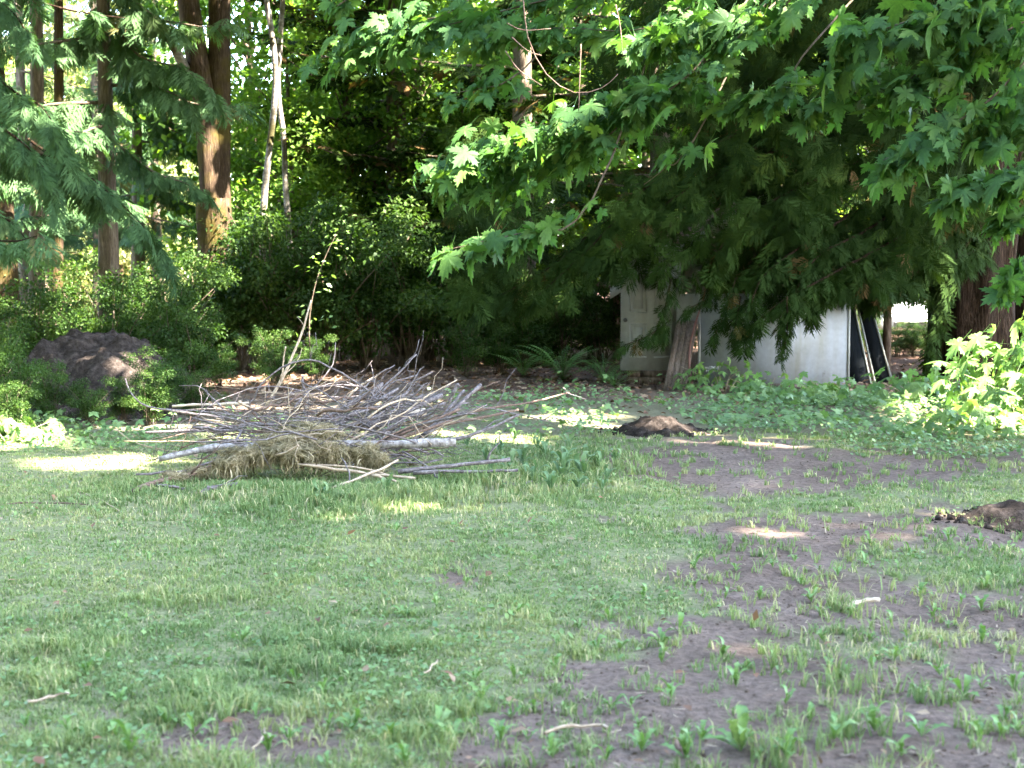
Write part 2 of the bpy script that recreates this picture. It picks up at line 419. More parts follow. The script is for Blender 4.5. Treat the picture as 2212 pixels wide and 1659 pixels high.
def spray(nlat=8, sub=True, w=.05, spread=.5, seed=0, droop=.25):
    """flat scale-leaved spray: axis with alternating side branchlets"""
    r = random.Random(seed); V, F = [], []
    def dia(p, d, l, ww, z0):
        n = np.array([d[1], -d[0]]); k = len(V)
        for q in (p, p + d * l * .45 + n * ww, p + d * l, p + d * l * .45 - n * ww):
            V.append([q[0], q[1], -droop * (q[1] ** 2 * .5 + abs(q[0]) ** 1.3 * .8)])
        F.extend([[k, k + 1, k + 2], [k, k + 2, k + 3]])
    dia(np.array([0., 0.]), np.array([0., 1.]), 1.0, w * .5, 0)
    for i in range(nlat):
        t = .06 + .86 * i / nlat
        for s in (-1, 1):
            a = math.radians(r.uniform(36, 66)) * (1 - .35 * t); l = spread * (math.sin(math.pi * (t * .72 + .2))) * r.uniform(.8, 1.15)
            d = np.array([s * math.sin(a), math.cos(a)]); p = np.array([0, t + (.03 if s > 0 else 0)])
            dia(p, d, l, w * .75, 0)
            if sub:
                for tt in (.3, .58):
                    for s2 in (-1, 1):
                        b = a + s2 * math.radians(38); d2 = np.array([s * math.sin(b), math.cos(b)]); q = p + d * l * tt; k = len(V)
                        nn = np.array([d2[1], -d2[0]]) * w * .55; ll = l * .42 * (1.15 - tt)
                        for z in (q - nn * .6, q + nn * .6, q + d2 * ll):
                            V.append([z[0], z[1], -droop * (z[1] ** 2 * .5 + abs(z[0]) ** 1.3 * .8)])
                        F.append([k, k + 1, k + 2])
    return np.array(V), np.array(F)

OVAL = [oval_leaf(.27), oval_leaf(.33, .04, .2), oval_leaf(.24, .08, .05)]
LOZ = [lozenge(.3), lozenge(.38)]
MAPLE = [palmate(.25, 1), palmate(.5, 2), palmate(.8, 3)]
MAPLE_LO = [palmate(.4, 4, False), palmate(.2, 5, False)]
ROUND = [round_leaf(6, 1), round_leaf(7, 2), round_leaf(5, 3)]
SPRAY = [spray(7, True, .05, .72, 1, .4), spray(6, True, .055, .66, 2, .5), spray(8, True, .046, .80, 3, .35)]
SPRAY_LO = [spray(5, False, .11, .5, 4), spray(4, False, .13, .45, 5)]

def rand_unit(n): return norm(rng.normal(size=(n, 3)))

# ------------------------------------------------------------------ sun-patch lines: gaps in the crowns that stand outside the frame
SPOTS = []
def spot(p, r): SPOTS.append((np.asarray(p, float), r))
for x in (165, 205, 245, 285, 325): spot(DG(x, 1003 - (x - 165) * .06), .20)
for x in (120, 140): spot(DG(x, 1010), .10)
for x in (850, 890, 930, 960): spot(DG(x, 1103), .12)
for x in (690, 640): spot(DG(x, 1122), .07)
for x in (430, 480, 520, 560, 700, 760): spot(DG(x, 882), .16)
for x in (820, 870, 900): spot(DG(x, 868), .22)
for x in (960, 1020): spot(DG(x, 948), .22)
for p, r in (((105, 790), .13), ((80, 800), .09), ((240, 868), .15), ((280, 805), .11), ((290, 740), .08)): spot(DP(*p, 16.2), r)
spot(DP(320, 905, 14.8), .30); spot(DP(280, 925, 14.8), .2); spot(DP(25, 970, 13.4), .3)
for x, y in ((1300, 915), (1340, 925), (1380, 905), (1240, 912)): spot(DG(x - 60, y - 4), .15)
for x, y, r in ((1700, 990, .10), (1690, 1157, .07), (1930, 1157, .13), (2060, 1122, .13), (1890, 1165, .08), (1520, 1378, .06), (1730, 1425, .05), (1100, 1622, .075), (1070, 1600, .06), (1640, 1145, .07), (2080, 1130, .08)): spot(DG(x, y), r)
for x, y in ((2010, 915), (2060, 925), (2110, 925), (1980, 890), (2150, 930)): spot(DG(x, y), .26)
spot(np.array([5.6, 14.9, .75]), .75); spot(np.array([6.6, 15.2, .8]), .9); spot(np.array([5.0, 14.3, .35]), .3)
for x, y, r in ((1450, 120, .25), (1480, 170, .16), (1250, 180, .16), (1650, 215, .18), (1370, 140, .22), (1760, 205, .12), (2030, 395, .15), (2150, 410, .25), (2180, 330, .2), (1560, 40, .2), (2180, 570, .18), (960, 540, .14), (2150, 60, .2), (1020, 130, .15)): spot(DP(x, y, 12.5), r)
for x, y, r in ((598, 150, .10), (577, 300, .12), (572, 385, .10), (618, 380, .09)): spot(DP(x, y, 24.7), r)
for x, y, r in ((660, 650, .28), (690, 690, .2), (740, 490, .25), (640, 620, .15), (600, 770, .18), (500, 60, .4), (90, 350, .3), (1040, 130, .25), (980, 400, .2)): spot(DP(x, y, 20.5), r)
for x, y, r in ((1530, 520, .12), (1840, 470, .2), (2120, 540, .14), (1590, 520, .08), (1760, 510, .1), (1960, 690, .3)): spot(DP(x, y, 20.6), r)

_r = random.Random(4)
for _i in range(26): spot(DP(_r.uniform(560, 1350), _r.uniform(60, 520), _r.uniform(22.5, 25)), _r.uniform(.10, .22))
for _i in range(16): spot(DP(_r.uniform(20, 560), _r.uniform(30, 700), _r.uniform(18, 23)), _r.uniform(.15, .35))

def carve(pos, pad=.12):
    keep = np.ones(len(pos), bool)
    for c, r in SPOTS:
        d = pos - c; t = d @ SUN; perp = np.linalg.norm(d - t[:, None] * SUN, axis=1)
        keep &= ~((perp < r + (pad if r > .13 else pad * .5)) & (t > 1.2))
    return keep

# ------------------------------------------------------------------ the ground sheet
def turf_at(x, y):
    px, py, _ = project(np.stack([x, y, np.zeros_like(x)], -1))
    s = blobs(px, py, SOIL); r = blobs(px, py, ROAD)
    n = (fbm(x, y, .42, 21, 4) - .5) * 1.5
    left = sstep(1250, 500, px / K) * .25 * sstep(1540, 1440, py / K)
    qx, qy = px / K, py / K
    edge = np.interp(qy, [930, 960, 1060, 1100, 1250, 1400, 1500, 1640, 1800], [1300, 1260, 1420, 1440, 1420, 1270, 1120, 930, 800])
    track = sstep(-170, 190, qx - edge + (fbm(x, y, .9, 29, 3) - .5) * 340 + (fbm(x, y, .28, 39, 3) - .5) * 300) * sstep(930, 1000, qy) * (.80 + .14 * sstep(1430, 1600, qy))
    s = np.maximum(s, track) - .62 * blobs(px, py, TURFY)
    d = sstep(.20, .66, 1.0 - s * 1.12 + n * .62 + left - .06)
    return d * (1 - sstep(13.2, 14.6, y)) * (1 - r), s, r

gx = np.concatenate([[-300, -150, -80, -45, -28, -18, -13, -10], np.linspace(-8.2, 8.2, 260), [10, 13, 18, 28, 45, 80, 150, 300]])
gy = np.concatenate([[-120, -60, -30, -15, -6, 0, 2], np.geomspace(3.0, 27, 280), [29, 32, 36, 42, 55, 80, 130, 220, 400]])
XX, YY = np.meshgrid(gx, gy); n_x, n_y = len(gx), len(gy)
ZZ = hz(XX, YY); vx, vy = XX.ravel(), YY.ravel()
turf, soil_m, road_m = turf_at(vx, vy)
turf = np.where(vy < 2.9, .8, turf)
duff = np.clip(sstep(16.5, 19.5, vy + (fbm(vx, vy, 1.5, 40) - .5) * 4) * (1 - .75 * road_m) + .45 * sstep(.5, .75, fbm(vx, vy, 1.1, 44)) * road_m, 0, 1)
turf = np.clip(turf + .55 * sstep(13, 15, vy) * (1 - duff) * (1 - road_m), 0, 1)
ii = (np.arange(n_y - 1)[:, None] * n_x + np.arange(n_x - 1)[None]).ravel()
GF = np.concatenate([np.stack([ii, ii + 1, ii + n_x + 1], 1), np.stack([ii, ii + n_x + 1, ii + n_x], 1)])
me = make_mesh('ground', np.stack([vx, vy, ZZ.ravel()], 1), GF, M['soil'], smooth=True, extra={'turf': turf, 'duff': duff})
tag(add_obj('ground', me), 'grassy yard with bare brown soil patches running back to the forest floor', kind='structure')

def on_ground(xy):
    xy = np.asarray(xy, float).reshape(-1, 2); return np.stack([xy[:, 0], xy[:, 1], hz(xy[:, 0], xy[:, 1])], 1)

# ------------------------------------------------------------------ mounds of earth
def mound(name, label, c, rx, ry, h, seed, peak=(0, 0), n=70, rough=.25):
    u = np.linspace(-1.25, 1.25, n); X, Y = np.meshgrid(u, u)
    r = np.sqrt((X - peak[0] * np.clip(1 - np.hypot(X, Y), 0, 1)) ** 2 + (Y - peak[1] * np.clip(1 - np.hypot(X, Y), 0, 1)) ** 2)
    z = h * (np.clip(1 - r, -.3, 1) ** 1 if False else np.cos(np.clip(r, 0, 1.25) * math.pi / 2))
    wx, wy = c[0] + X * rx, c[1] + Y * ry
    z = z + h * rough * (fbm(wx, wy, .45, seed, 5) - .5) * 2 * sstep(1.15, .6, r) + (fbm(wx, wy, .10, seed + 3, 3) - .5) * .11 * sstep(1.15, .8, r) + h * .5 * (fbm(wx, wy, rx * .55, seed + 8, 2) - .5) * sstep(1.1, .6, r)
    gz = hz(wx, wy); Z = gz + np.where(r > 1.0, -.04, z)
    i = (np.arange(n - 1)[:, None] * n + np.arange(n - 1)[None]).ravel()
    F = np.concatenate([np.stack([i, i + 1, i + n + 1], 1), np.stack([i, i + n + 1, i + n], 1)])
    o = add_obj(name, make_mesh(name, np.stack([wx - c[0], wy - c[1], Z], -1).reshape(-1, 3), F, M['earth']), loc=(c[0], c[1], 0))
    return tag(o, label, 'dirt mound', 'mounds of dug earth')
LM = (-5.1, 16.6)
mound('dirt_mound', 'large dark mound of dug earth under the shrubs, far left of the brush pile', LM, 1.6, 1.2, .90, 60, (.15, .1), 90, rough=.3)
MM = DG(1432, 934)[:2]
mound('dirt_mound', 'small fresh mound of dark soil on the path in front of the white sheet', MM, .50, .42, .17, 71, (.1, 0), 50, .6)
RM = DG(2190, 1122)[:2]
mound('dirt_mound', 'low heap of crumbly soil clods at the far right of the bare patch', RM, .34, .3, .10, 83, (0, 0), 30, .7)

# ------------------------------------------------------------------ lawn grass
def blades(xy, h, w, lean, tint):
    n = len(xy); p = on_ground(xy); a = rng.uniform(0, 2 * math.pi, n); d = np.stack([np.cos(a), np.sin(a), np.zeros(n)], 1)
    b = rng.normal(a, .6) + math.pi / 2; s = np.stack([np.cos(b), np.sin(b), np.zeros(n)], 1) * w[:, None] * .5
    up = np.array([0, 0, 1.0]); L = (lean * h)[:, None]; hh = h[:, None]
    p = p - up * .004
    m = p + up * hh * .58 + d * L * .3; t = p + up * hh * (1 - .35 * np.clip(lean, 0, 1))[:, None] + d * L
    V = np.stack([p - s, p + s, m - s * .75, m + s * .75, t], 1).reshape(-1, 3)
    F = np.array([[0, 1, 3], [0, 3, 2], [2, 3, 4]])[None] + (np.arange(n) * 5)[:, None, None]
    return V, F.reshape(-1, 3), np.repeat(tint, 5)

TALL = [(640, 1085, 380, 38, 1.0), (1060, 1048, 260, 34, 1.0), (1240, 1010, 150, 46, .8), (330, 1060, 200, 40, .6), (900, 1075, 300, 30, .9)]
def grow_grass(n_tuft, per):
    u = rng.random(n_tuft); Y = 3.5 * (14.4 / 3.5) ** (u ** .92); X = rng.uniform(-1, 1, n_tuft) * (.375 * Y + .7)
    d, s, r = turf_at(X, Y); px, py, _ = project(np.stack([X, Y, 0 * X], -1)); tall = blobs(px, py, TALL); thin = sstep(.55, .70, fbm(X, Y, .75, 140, 4))
    clump = sstep(.55, .72, fbm(X, Y, .20, 33, 3)) * .5 * (1 - .55 * sstep(1150, 1350, px / K) * sstep(1000, 1080, py / K)) + .055
    prob = np.maximum(d * .97, clump * (1 - .5 * r)); prob = np.maximum(prob, tall)
    prob = prob * (1 - .45 * thin) * (1 - .35 * sstep(.35, .3, fbm(X, Y, .16, 91, 2)))
    k = rng.random(n_tuft) < prob; X, Y, d, tall, s, thin = X[k], Y[k], d[k], tall[k], s[k], thin[k]
    hb = .016 + .018 * fbm(X, Y, .8, 55, 3) + .026 * (1 - d) + .06 * sstep(.52, .75, fbm(X, Y, .30, 57, 3)) * sstep(8.5, 5.5, Y) + .115 * tall * rng.uniform(.5, 1.1, len(X))
    hb = hb * (1 + .25 * sstep(1000, 2000, px[k] / K))
    n = len(X) * per; rep = lambda q: np.repeat(q, per)
    spread = .014 + .010 * rep(d); xy = np.stack([rep(X), rep(Y)], 1) + rng.normal(size=(n, 2)) * spread[:, None]
    h = rep(hb) * rng.uniform(.45, 1.25, n); w = .0032 + .00042 * rep(Y); w = w * rng.uniform(.7, 1.5, n)
    t = .16 + 1.5 * (rep(fbm(X, Y, .7, 66, 4)) - .5) + rep(rng.normal(0, .14, len(X))) + rng.normal(0, .14, n) + .22 * rep(1 - tall) * .6
    dry = rng.random(n) < .07 + .22 * rep(thin); t = np.where(dry, rng.uniform(.85, 1, n), np.clip(t, 0, .84))
    return blades(xy, h, w, rng.uniform(.15, 1.1, n), t)
g = Geo(); g.add(*grow_grass(47000, 9))
tag(g.build('grass', M['grass']), 'mown green lawn grass thinning out into tufts on bare soil', kind='stuff')

# small broad leaves between the blades
n = 26000; Y = 3.5 * (14.6 / 3.5) ** rng.random(n); X = rng.uniform(-1, 1, n) * (.375 * Y + .6)
d, s, r = turf_at(X, Y); cl = sstep(.45, .68, fbm(X, Y, .5, 77, 3)); k = rng.random(n) < d * (.15 + .85 * cl) ; X, Y = X[k], Y[k]
p = on_ground(np.stack([X, Y], 1)); p[:, 2] += rng.uniform(.012, .045, len(p)); g = Geo()
ax = rand_unit(len(p)); ax[:, 2] *= .35; nr = np.array([0, 0, 1.]) + rand_unit(len(p)) * .5
scatter_mix(g, LOZ + OVAL[:1], p, ax, nr, rng.uniform(.016, .038, len(p)), rng.uniform(.1, .8, len(p)))
tag(g.build('clover', M['herb']), 'small clover and buttercup leaves scattered through the lawn', kind='stuff')

# soil crumbs, straw bits
def crumbs(n, fn, smin, smax, name, label, mat):
    ico = np.array([[0, 0, 1], [.9, 0, .2], [0, .9, .1], [-.9, .1, .15], [.1, -.9, .2], [0, 0, -.5]], float)
    f = np.array([[0, 1, 2], [0, 2, 3], [0, 3, 4], [0, 4, 1], [5, 2, 1], [5, 3, 2], [5, 4, 3], [5, 1, 4]])
    xy = fn(n); p = on_ground(xy); g = Geo()
    g.add(*scatter(ico, f, p, rand_unit(len(p)), np.array([0, 0, 1.]) + rand_unit(len(p)) * .6, rng.uniform(smin, smax, len(p)) ** 1 * rng.choice([.6, 1, 1.6], len(p)), rng.random(len(p))))
    return tag(g.build(name, mat), label, kind='stuff')
def bare(n):
    Y = 3.6 * (15 / 3.6) ** rng.random(n); X = rng.uniform(-1, 1, n) * (.375 * Y + .5); d, s, r = turf_at(X, Y)
    k = rng.random(n) < (1 - d) * (.25 + .75 * sstep(.45, .65, fbm(X, Y, .5, 12, 3))); return np.stack([X[k], Y[k]], 1)
for (cc, R_, n_, nm_) in ((LM, 1.7, 260, 'large dark mound at the left'), (MM, .62, 120, 'small fresh mound on the path'), (RM, .5, 140, 'low heap at the right')):
    def near_(n, cc=cc, R_=R_):
        a = rng.uniform(0, 6.283, n); q = R_ * np.sqrt(rng.uniform(.35, 1.25, n)); return np.stack([cc[0] + q * np.cos(a), cc[1] + q * np.sin(a) * .8], 1)
    crumbs(n_, near_, .01, .032, 'dirt_clods', 'loose dark clods spilled around the ' + nm_, M['earth'])
crumbs(20000, bare, .003, .008, 'soil_crumbs', 'loose crumbs of brown soil on the bare patches', M['soil'])
g = Geo(); xy = bare(2600); p = on_ground(xy); p[:, 2] += .006
ax = rand_unit(len(p)); ax[:, 2] *= .12
g.add(*scatter(np.array([[-.06, 0, 0], [.06, 0, 0], [.05, 1, 0], [-.05, 1, 0]]), np.array([[0, 1, 2], [0, 2, 3]]), p, ax, np.array([0, 0, 1.]) + rand_unit(len(p)) * .3, rng.uniform(.015, .06, len(p)), rng.random(len(p))))
tag(g.build('straw_bits', M['tan_stick']), 'bits of dry straw and wood lying on the soil', kind='stuff')

# ------------------------------------------------------------------ weeds: leaf rosettes as individuals
def toothed_leaf(seed, lob=.5, arch=.35, w=.13):
    r = random.Random(seed); V, F = [[0, 0, 0]], []
    n = 8; prev = None
    for i in range(n):
        t = .12 + .88 * i / (n - 1); ww = w * math.sin(math.pi * (t * .86) ** 1.25) * (1 + (lob * (1 if i % 2 else -.7)) * (1 - .5 * t)) * r.uniform(.85, 1.15)
        ww = max(ww, .012); z = math.sin(t * 1.7) * arch - t * t * arch * .45; y = t * (1 - .12 * t)
        if i == n - 1: ww = .004
        k = len(V); V += [[-ww, y - .03 * lob, z + ww * .35], [0, y, z], [ww, y - .03 * lob, z + ww * .35]]
        if i == 0: F += [[0, k + 1, k], [0, k + 2, k + 1]]
        else: F += [[k - 3, k - 2, k + 1], [k - 3, k + 1, k], [k - 2, k - 1, k + 2], [k - 2, k + 2, k + 1]]
    return np.array(V), np.array(F)
ROS = [toothed_leaf(s, l, a, w) for s, l, a, w in ((1, .75, .55, .095), (2, .6, .8, .105), (3, .8, .4, .09), (4, .1, .75, .14))]
ROS_ME = [make_mesh('leaf', v, f, M['rosette'], np.full(len(v), t)) for (v, f), t in zip(ROS * 3, [.1, .3, .5, .2, .6, .7, .35, .55, .9, .8, .15, .5])]

def rosette(name, label, cat, group, loc, size, n, upright=.5, meshes=None):
    t = thing(name, label, cat, loc, group, random.uniform(0, 6.28))
    a0 = random.uniform(0, 6)
    for i in range(n):
        a = a0 + i * 2.4 + random.uniform(-.3, .3); o = add_obj('leaf', random.choice(meshes or ROS_ME), t)
        s = size * random.uniform(.6, 1.15); el = random.uniform(.0, upright)
        o.rotation_euler = Matrix.Rotation(a, 3, 'Z').to_euler() if False else (el, random.uniform(-.25, .25), a)
        o.scale = (s * random.uniform(.8, 1.15), s, s)
    return t

DOCK_ME = [make_mesh('leaf', v, f, M['dock'], np.full(len(v), t)) for (v, f), t in zip([toothed_leaf(11, .1, .7, .12), toothed_leaf(12, .15, .9, .10), toothed_leaf(13, .05, .5, .13), toothed_leaf(14, .3, 1.0, .10)], (.1, .4, .6, .8))]
WEEDS = []   # (disp x, disp y, size m, leaves)
hand = [(1080, 1600, .15, 9), (940, 1580, .16, 8), (760, 1570, .13, 8), (1105, 1545, .12, 7), (1480, 1640, .16, 9), (1600, 1635, .17, 10), (1700, 1655, .17, 8),
        (1310, 1640, .10, 6), (1360, 1530, .09, 6), (1590, 1490, .10, 7), (1450, 1515, .11, 7), (1560, 1415, .09, 8), (1290, 1400, .11, 9), (1250, 1350, .10, 8),
        (1340, 1395, .10, 8), (1430, 1390, .12, 9), (1430, 1430, .09, 7), (1890, 1590, .12, 8), (2080, 1510, .13, 8), (1930, 1430, .10, 8), (2030, 1455, .09, 6),
        (1830, 1470, .08, 6), (2050, 1340, .09, 7), (1810, 1240, .09, 8), (1590, 1235, .10, 9), (1640, 1290, .09, 7), (1500, 1270, .08, 7), (1730, 1260, .08, 7),
        (1880, 1180, .09, 8), (2010, 1135, .10, 7), (1470, 1030, .09, 6), (1560, 1010, .08, 6), (1360, 1060, .1, 7), (1880, 1380, .1, 8), (2120, 1310, .1, 8),
        (960, 1250, .10, 7), (850, 1600, .12, 7), (580, 1620, .13, 8), (420, 1590, .13, 8), (360, 1560, .12, 7), (150, 1600, .13, 7), (280, 1640, .14, 8), (700, 1500, .1, 7),
        (1040, 1510, .14, 8), (1140, 1590, .09, 5), (640, 1460, .09, 6), (1750, 1560, .10, 6), (1990, 1610, .13, 7), (2160, 1600, .12, 8), (1800, 1620, .14, 7), (2190, 1480, .1, 6)]
WEEDS += hand
tries = 0
while len(WEEDS) < 150 and tries < 9000:
    tries += 1; x, y = random.uniform(0, 2212), random.uniform(1120, 1655)
    q = DG(x, y); d, s, r = turf_at(np.array([q[0]]), np.array([q[1]]))
    if random.random() < (.25 if d[0] > .6 else .9) and all(math.hypot(x - a, y - b) > 38 for a, b, _, _ in WEEDS):
        WEEDS.append((x, y, random.uniform(.06, .115), random.randint(5, 8)))
for i, (x, y, s, nl) in enumerate(WEEDS):
    q = DG(x, y); p = on_ground([q[:2]])[0]; tf = turf_at(np.array([q[0]]), np.array([q[1]]))[0][0]
    if x < 1150: lb, gp = 'green toothed weed rosette growing in the lawn left of the bare soil', 'weed rosettes in the lawn'
    elif y > 1330: lb, gp = 'green toothed weed rosette on the near bare soil at right', 'weed rosettes on the near soil'
    else: lb, gp = 'small green weed rosette on the patchy soil in the middle distance', 'weed rosettes on the middle soil'
    if y < 1250: nl = max(4, nl - 2)
    rosette('dandelion_plant', lb, 'weed', gp, p, s * random.uniform(.62, 1.0), nl, random.uniform(.5, 1.15))
for (x, y, s, nl, lb) in [(1215, 1035, .26, 11, 'tallest grey-green dock plant with upright leaves right of the brush pile'), (1275, 1000, .2, 9, 'broad leaved dock plant at the edge of the bare soil, right of the tallest dock'),
                          (1130, 1000, .2, 9, 'dock plant by the cut end of the pale log'), (1080, 975, .16, 8, 'dock plant behind the cut end of the pale log'), (1250, 1060, .2, 9, 'dock plant in front of the tallest dock'),
                          (700, 1085, .2, 9, 'leafy light green dock plant in the long grass in front of the moss'), (1310, 1040, .15, 8, 'small dock plant leaning over the bare soil'), (835, 1075, .17, 8, 'leafy dock plant in the long grass right of the moss'),
                          (1180, 985, .17, 8, 'grey-green dock plant between the log end and the soil')] + [(x_, y_, s_, 8, 'mid-sized dock plant in the leafy patch right of the brush pile') for x_, y_, s_ in
                          ((1100, 1010, .2), (1150, 1040, .2), (1230, 970, .2), (1260, 1030, .24), (1160, 965, .18), (1290, 1015, .2), (1050, 990, .17), (1190, 1065, .2), (1330, 1000, .16), (1110, 950, .16), (1220, 1005, .24), (1060, 1030, .16), (1300, 1065, .17), (1010, 965, .15))]:
    q = DG(x, y); rosette('dock_plant', lb, 'weed', 'dock plants around the brush pile', on_ground([q[:2]])[0], s * .82, nl, 1.2, DOCK_ME)

# ------------------------------------------------------------------ low herbs and dry leaves at the forest edge
HERB = [(1650, 905, 480, 52, 1.0), (1180, 872, 150, 22, .55), (2050, 985, 230, 60, .9), (1330, 895, 180, 24, .5), (180, 960, 260, 26, .8), (60, 940, 120, 40, .8), (1550, 950, 60, 20, .2), (1230, 780, 160, 12, .35), (1900, 960, 200, 50, .8)]
def herb_cover(n, lo, hi, size, hmax):
    Y = rng.uniform(lo, hi, n); X = rng.uniform(-1, 1, n) * (.37 * Y + .6); px, py, _ = project(np.stack([X, Y, 0 * X], -1))
    b = blobs(px, py, HERB); r = blobs(px, py, ROAD) * .7; s = blobs(px, py, SOIL[:2])
    f = fbm(X, Y, .45, 101, 3); k = rng.random(n) < np.clip(b * 1.2 - r * .8 - s * 1.3 + (f - .5) * .9, 0, 1)
    X, Y, f = X[k], Y[k], f[k]; p = on_ground(np.stack([X, Y], 1)); hh = hmax * (.25 + 1.3 * np.clip(f - .3, 0, 1)) 
    p[:, 2] += hh * rng.random(len(p)) ** .6; ax = rand_unit(len(p)); ax[:, 2] = ax[:, 2] * .4 - .1
    return p, ax, np.array([0, -.25, 1.]) + rand_unit(len(p)) * .45, rng.uniform(.7, 1.4, len(p)) * size, np.clip(rng.normal(.45, .22, len(p)), 0, 1)
g = Geo(); scatter_mix(g, ROUND, *herb_cover(46000, 12.4, 20.6, .036, .2)); scatter_mix(g, MAPLE_LO, *herb_cover(5000, 13.5, 20, .07, .3))
tag(g.build('ground_cover', M['herb']), 'low leafy herbs covering the ground in front of the shed', kind='stuff')
n = 15000; Y = rng.uniform(15, 26, n); X = rng.uniform(-1, 1, n) * (.37 * Y + .8); px, py, _ = project(np.stack([X, Y, 0 * X], -1))
k = rng.random(n) < np.clip(blobs(px, py, [(1000, 815, 420, 36, .9), (600, 830, 260, 40, .9), (1700, 848, 240, 22, 1.0), (300, 930, 150, 20, .7), (1950, 835, 150, 30, .9), (1300, 830, 150, 20, .8)]) + .12, 0, 1)
p = on_ground(np.stack([X[k], Y[k]], 1)); p[:, 2] += rng.uniform(.005, .03, len(p)); g = Geo()
scatter_mix(g, LOZ, p, rand_unit(len(p)) * [1, 1, .2], np.array([0, 0, 1.]) + rand_unit(len(p)) * .6, rng.uniform(.04, .12, len(p)), rng.random(len(p)))
n = 140; Y = 4 * (13 / 4) ** rng.random(n); p = on_ground(np.stack([rng.uniform(-1, 1, n) * (.37 * Y), Y], 1)); p[:, 2] += .03
scatter_mix(g, OVAL, p, rand_unit(n) * [1, 1, .2], np.array([0, 0, 1.]) + rand_unit(n) * .5, rng.uniform(.03, .07, n), rng.random(n))
tag(g.build('leaf_litter', M['litter']), 'reddish brown dry leaves on the forest floor and the path', kind='stuff')

# ------------------------------------------------------------------ the brush pile
def CR(cx, cy_, Y):
    px, py = 100 + cx * .226, 325 + cy_ * .226
    Yg = CAM_H * FPX / max(py - HORIZON, 1e-3); return P(px, py, min(Y, Yg * .985) if py > HORIZON + 5 else Y)

def branch_mesh(path, r0, r1, mat, twigs=0, sides=6, seed=0, twl=.3):
    r = np.random.default_rng(seed); path = np.asarray(path); k = len(path); g = Geo()
    wob = np.cumsum(r.normal(0, .004, (k, 3)), 0); wob -= np.linspace(0, 1, k)[:, None] * wob[-1] ; path = path + wob
    path[:, 2] = np.maximum(path[:, 2], hz(path[:, 0], path[:, 1]) + r0 * .6)
    rad = np.linspace(r0, r1, k) * (1 + .12 * r.normal(size=k)); g.add(*tube(path, np.abs(rad), sides))
    for j in range(twigs):
        i = r.integers(k // 4, k - 1); d = norm(path[min(i + 1, k - 1)] - path[i - 1]); dd = norm(d * .8 + r.normal(0, .55, 3) + [0, 0, .15]); L = twl * r.uniform(.4, 1.3)
        q = path[i] + dd * L * np.linspace(0, 1, 5)[:, None] + r.normal(0, .012, (5, 3)) * np.linspace(0, 1, 5)[:, None] * 1.5 + np.array([0, 0, .06]) * (np.linspace(0, 1, 5) ** 2)[:, None] * r.normal()
        q[:, 2] = np.maximum(q[:, 2], hz(q[:, 0], q[:, 1]) + .004)
        g.add(*tube(q, np.linspace(max(rad[i] * .5, .0035), .0022, 5), 4))
    c = path[k // 2].copy(); return g.mesh('branch', M[mat], True, c), c

def stick(name, label, cat, pts, r0, r1, mat='twig', Y=(12, 12), twigs=0, n=9, group='branches thrown on the brush pile', seed=0):
    ys = np.linspace(Y[0], Y[1], len(pts)); w = np.array([CR(a, b, yy) for (a, b), yy in zip(pts, ys)])
    m, c = branch_mesh(smooth_path(w, n), r0 * 1.22, r1 * 1.22, mat, twigs, 7 if r0 > .015 else 6, seed)
    return tag(add_obj(name, m, loc=c), label, cat, group)

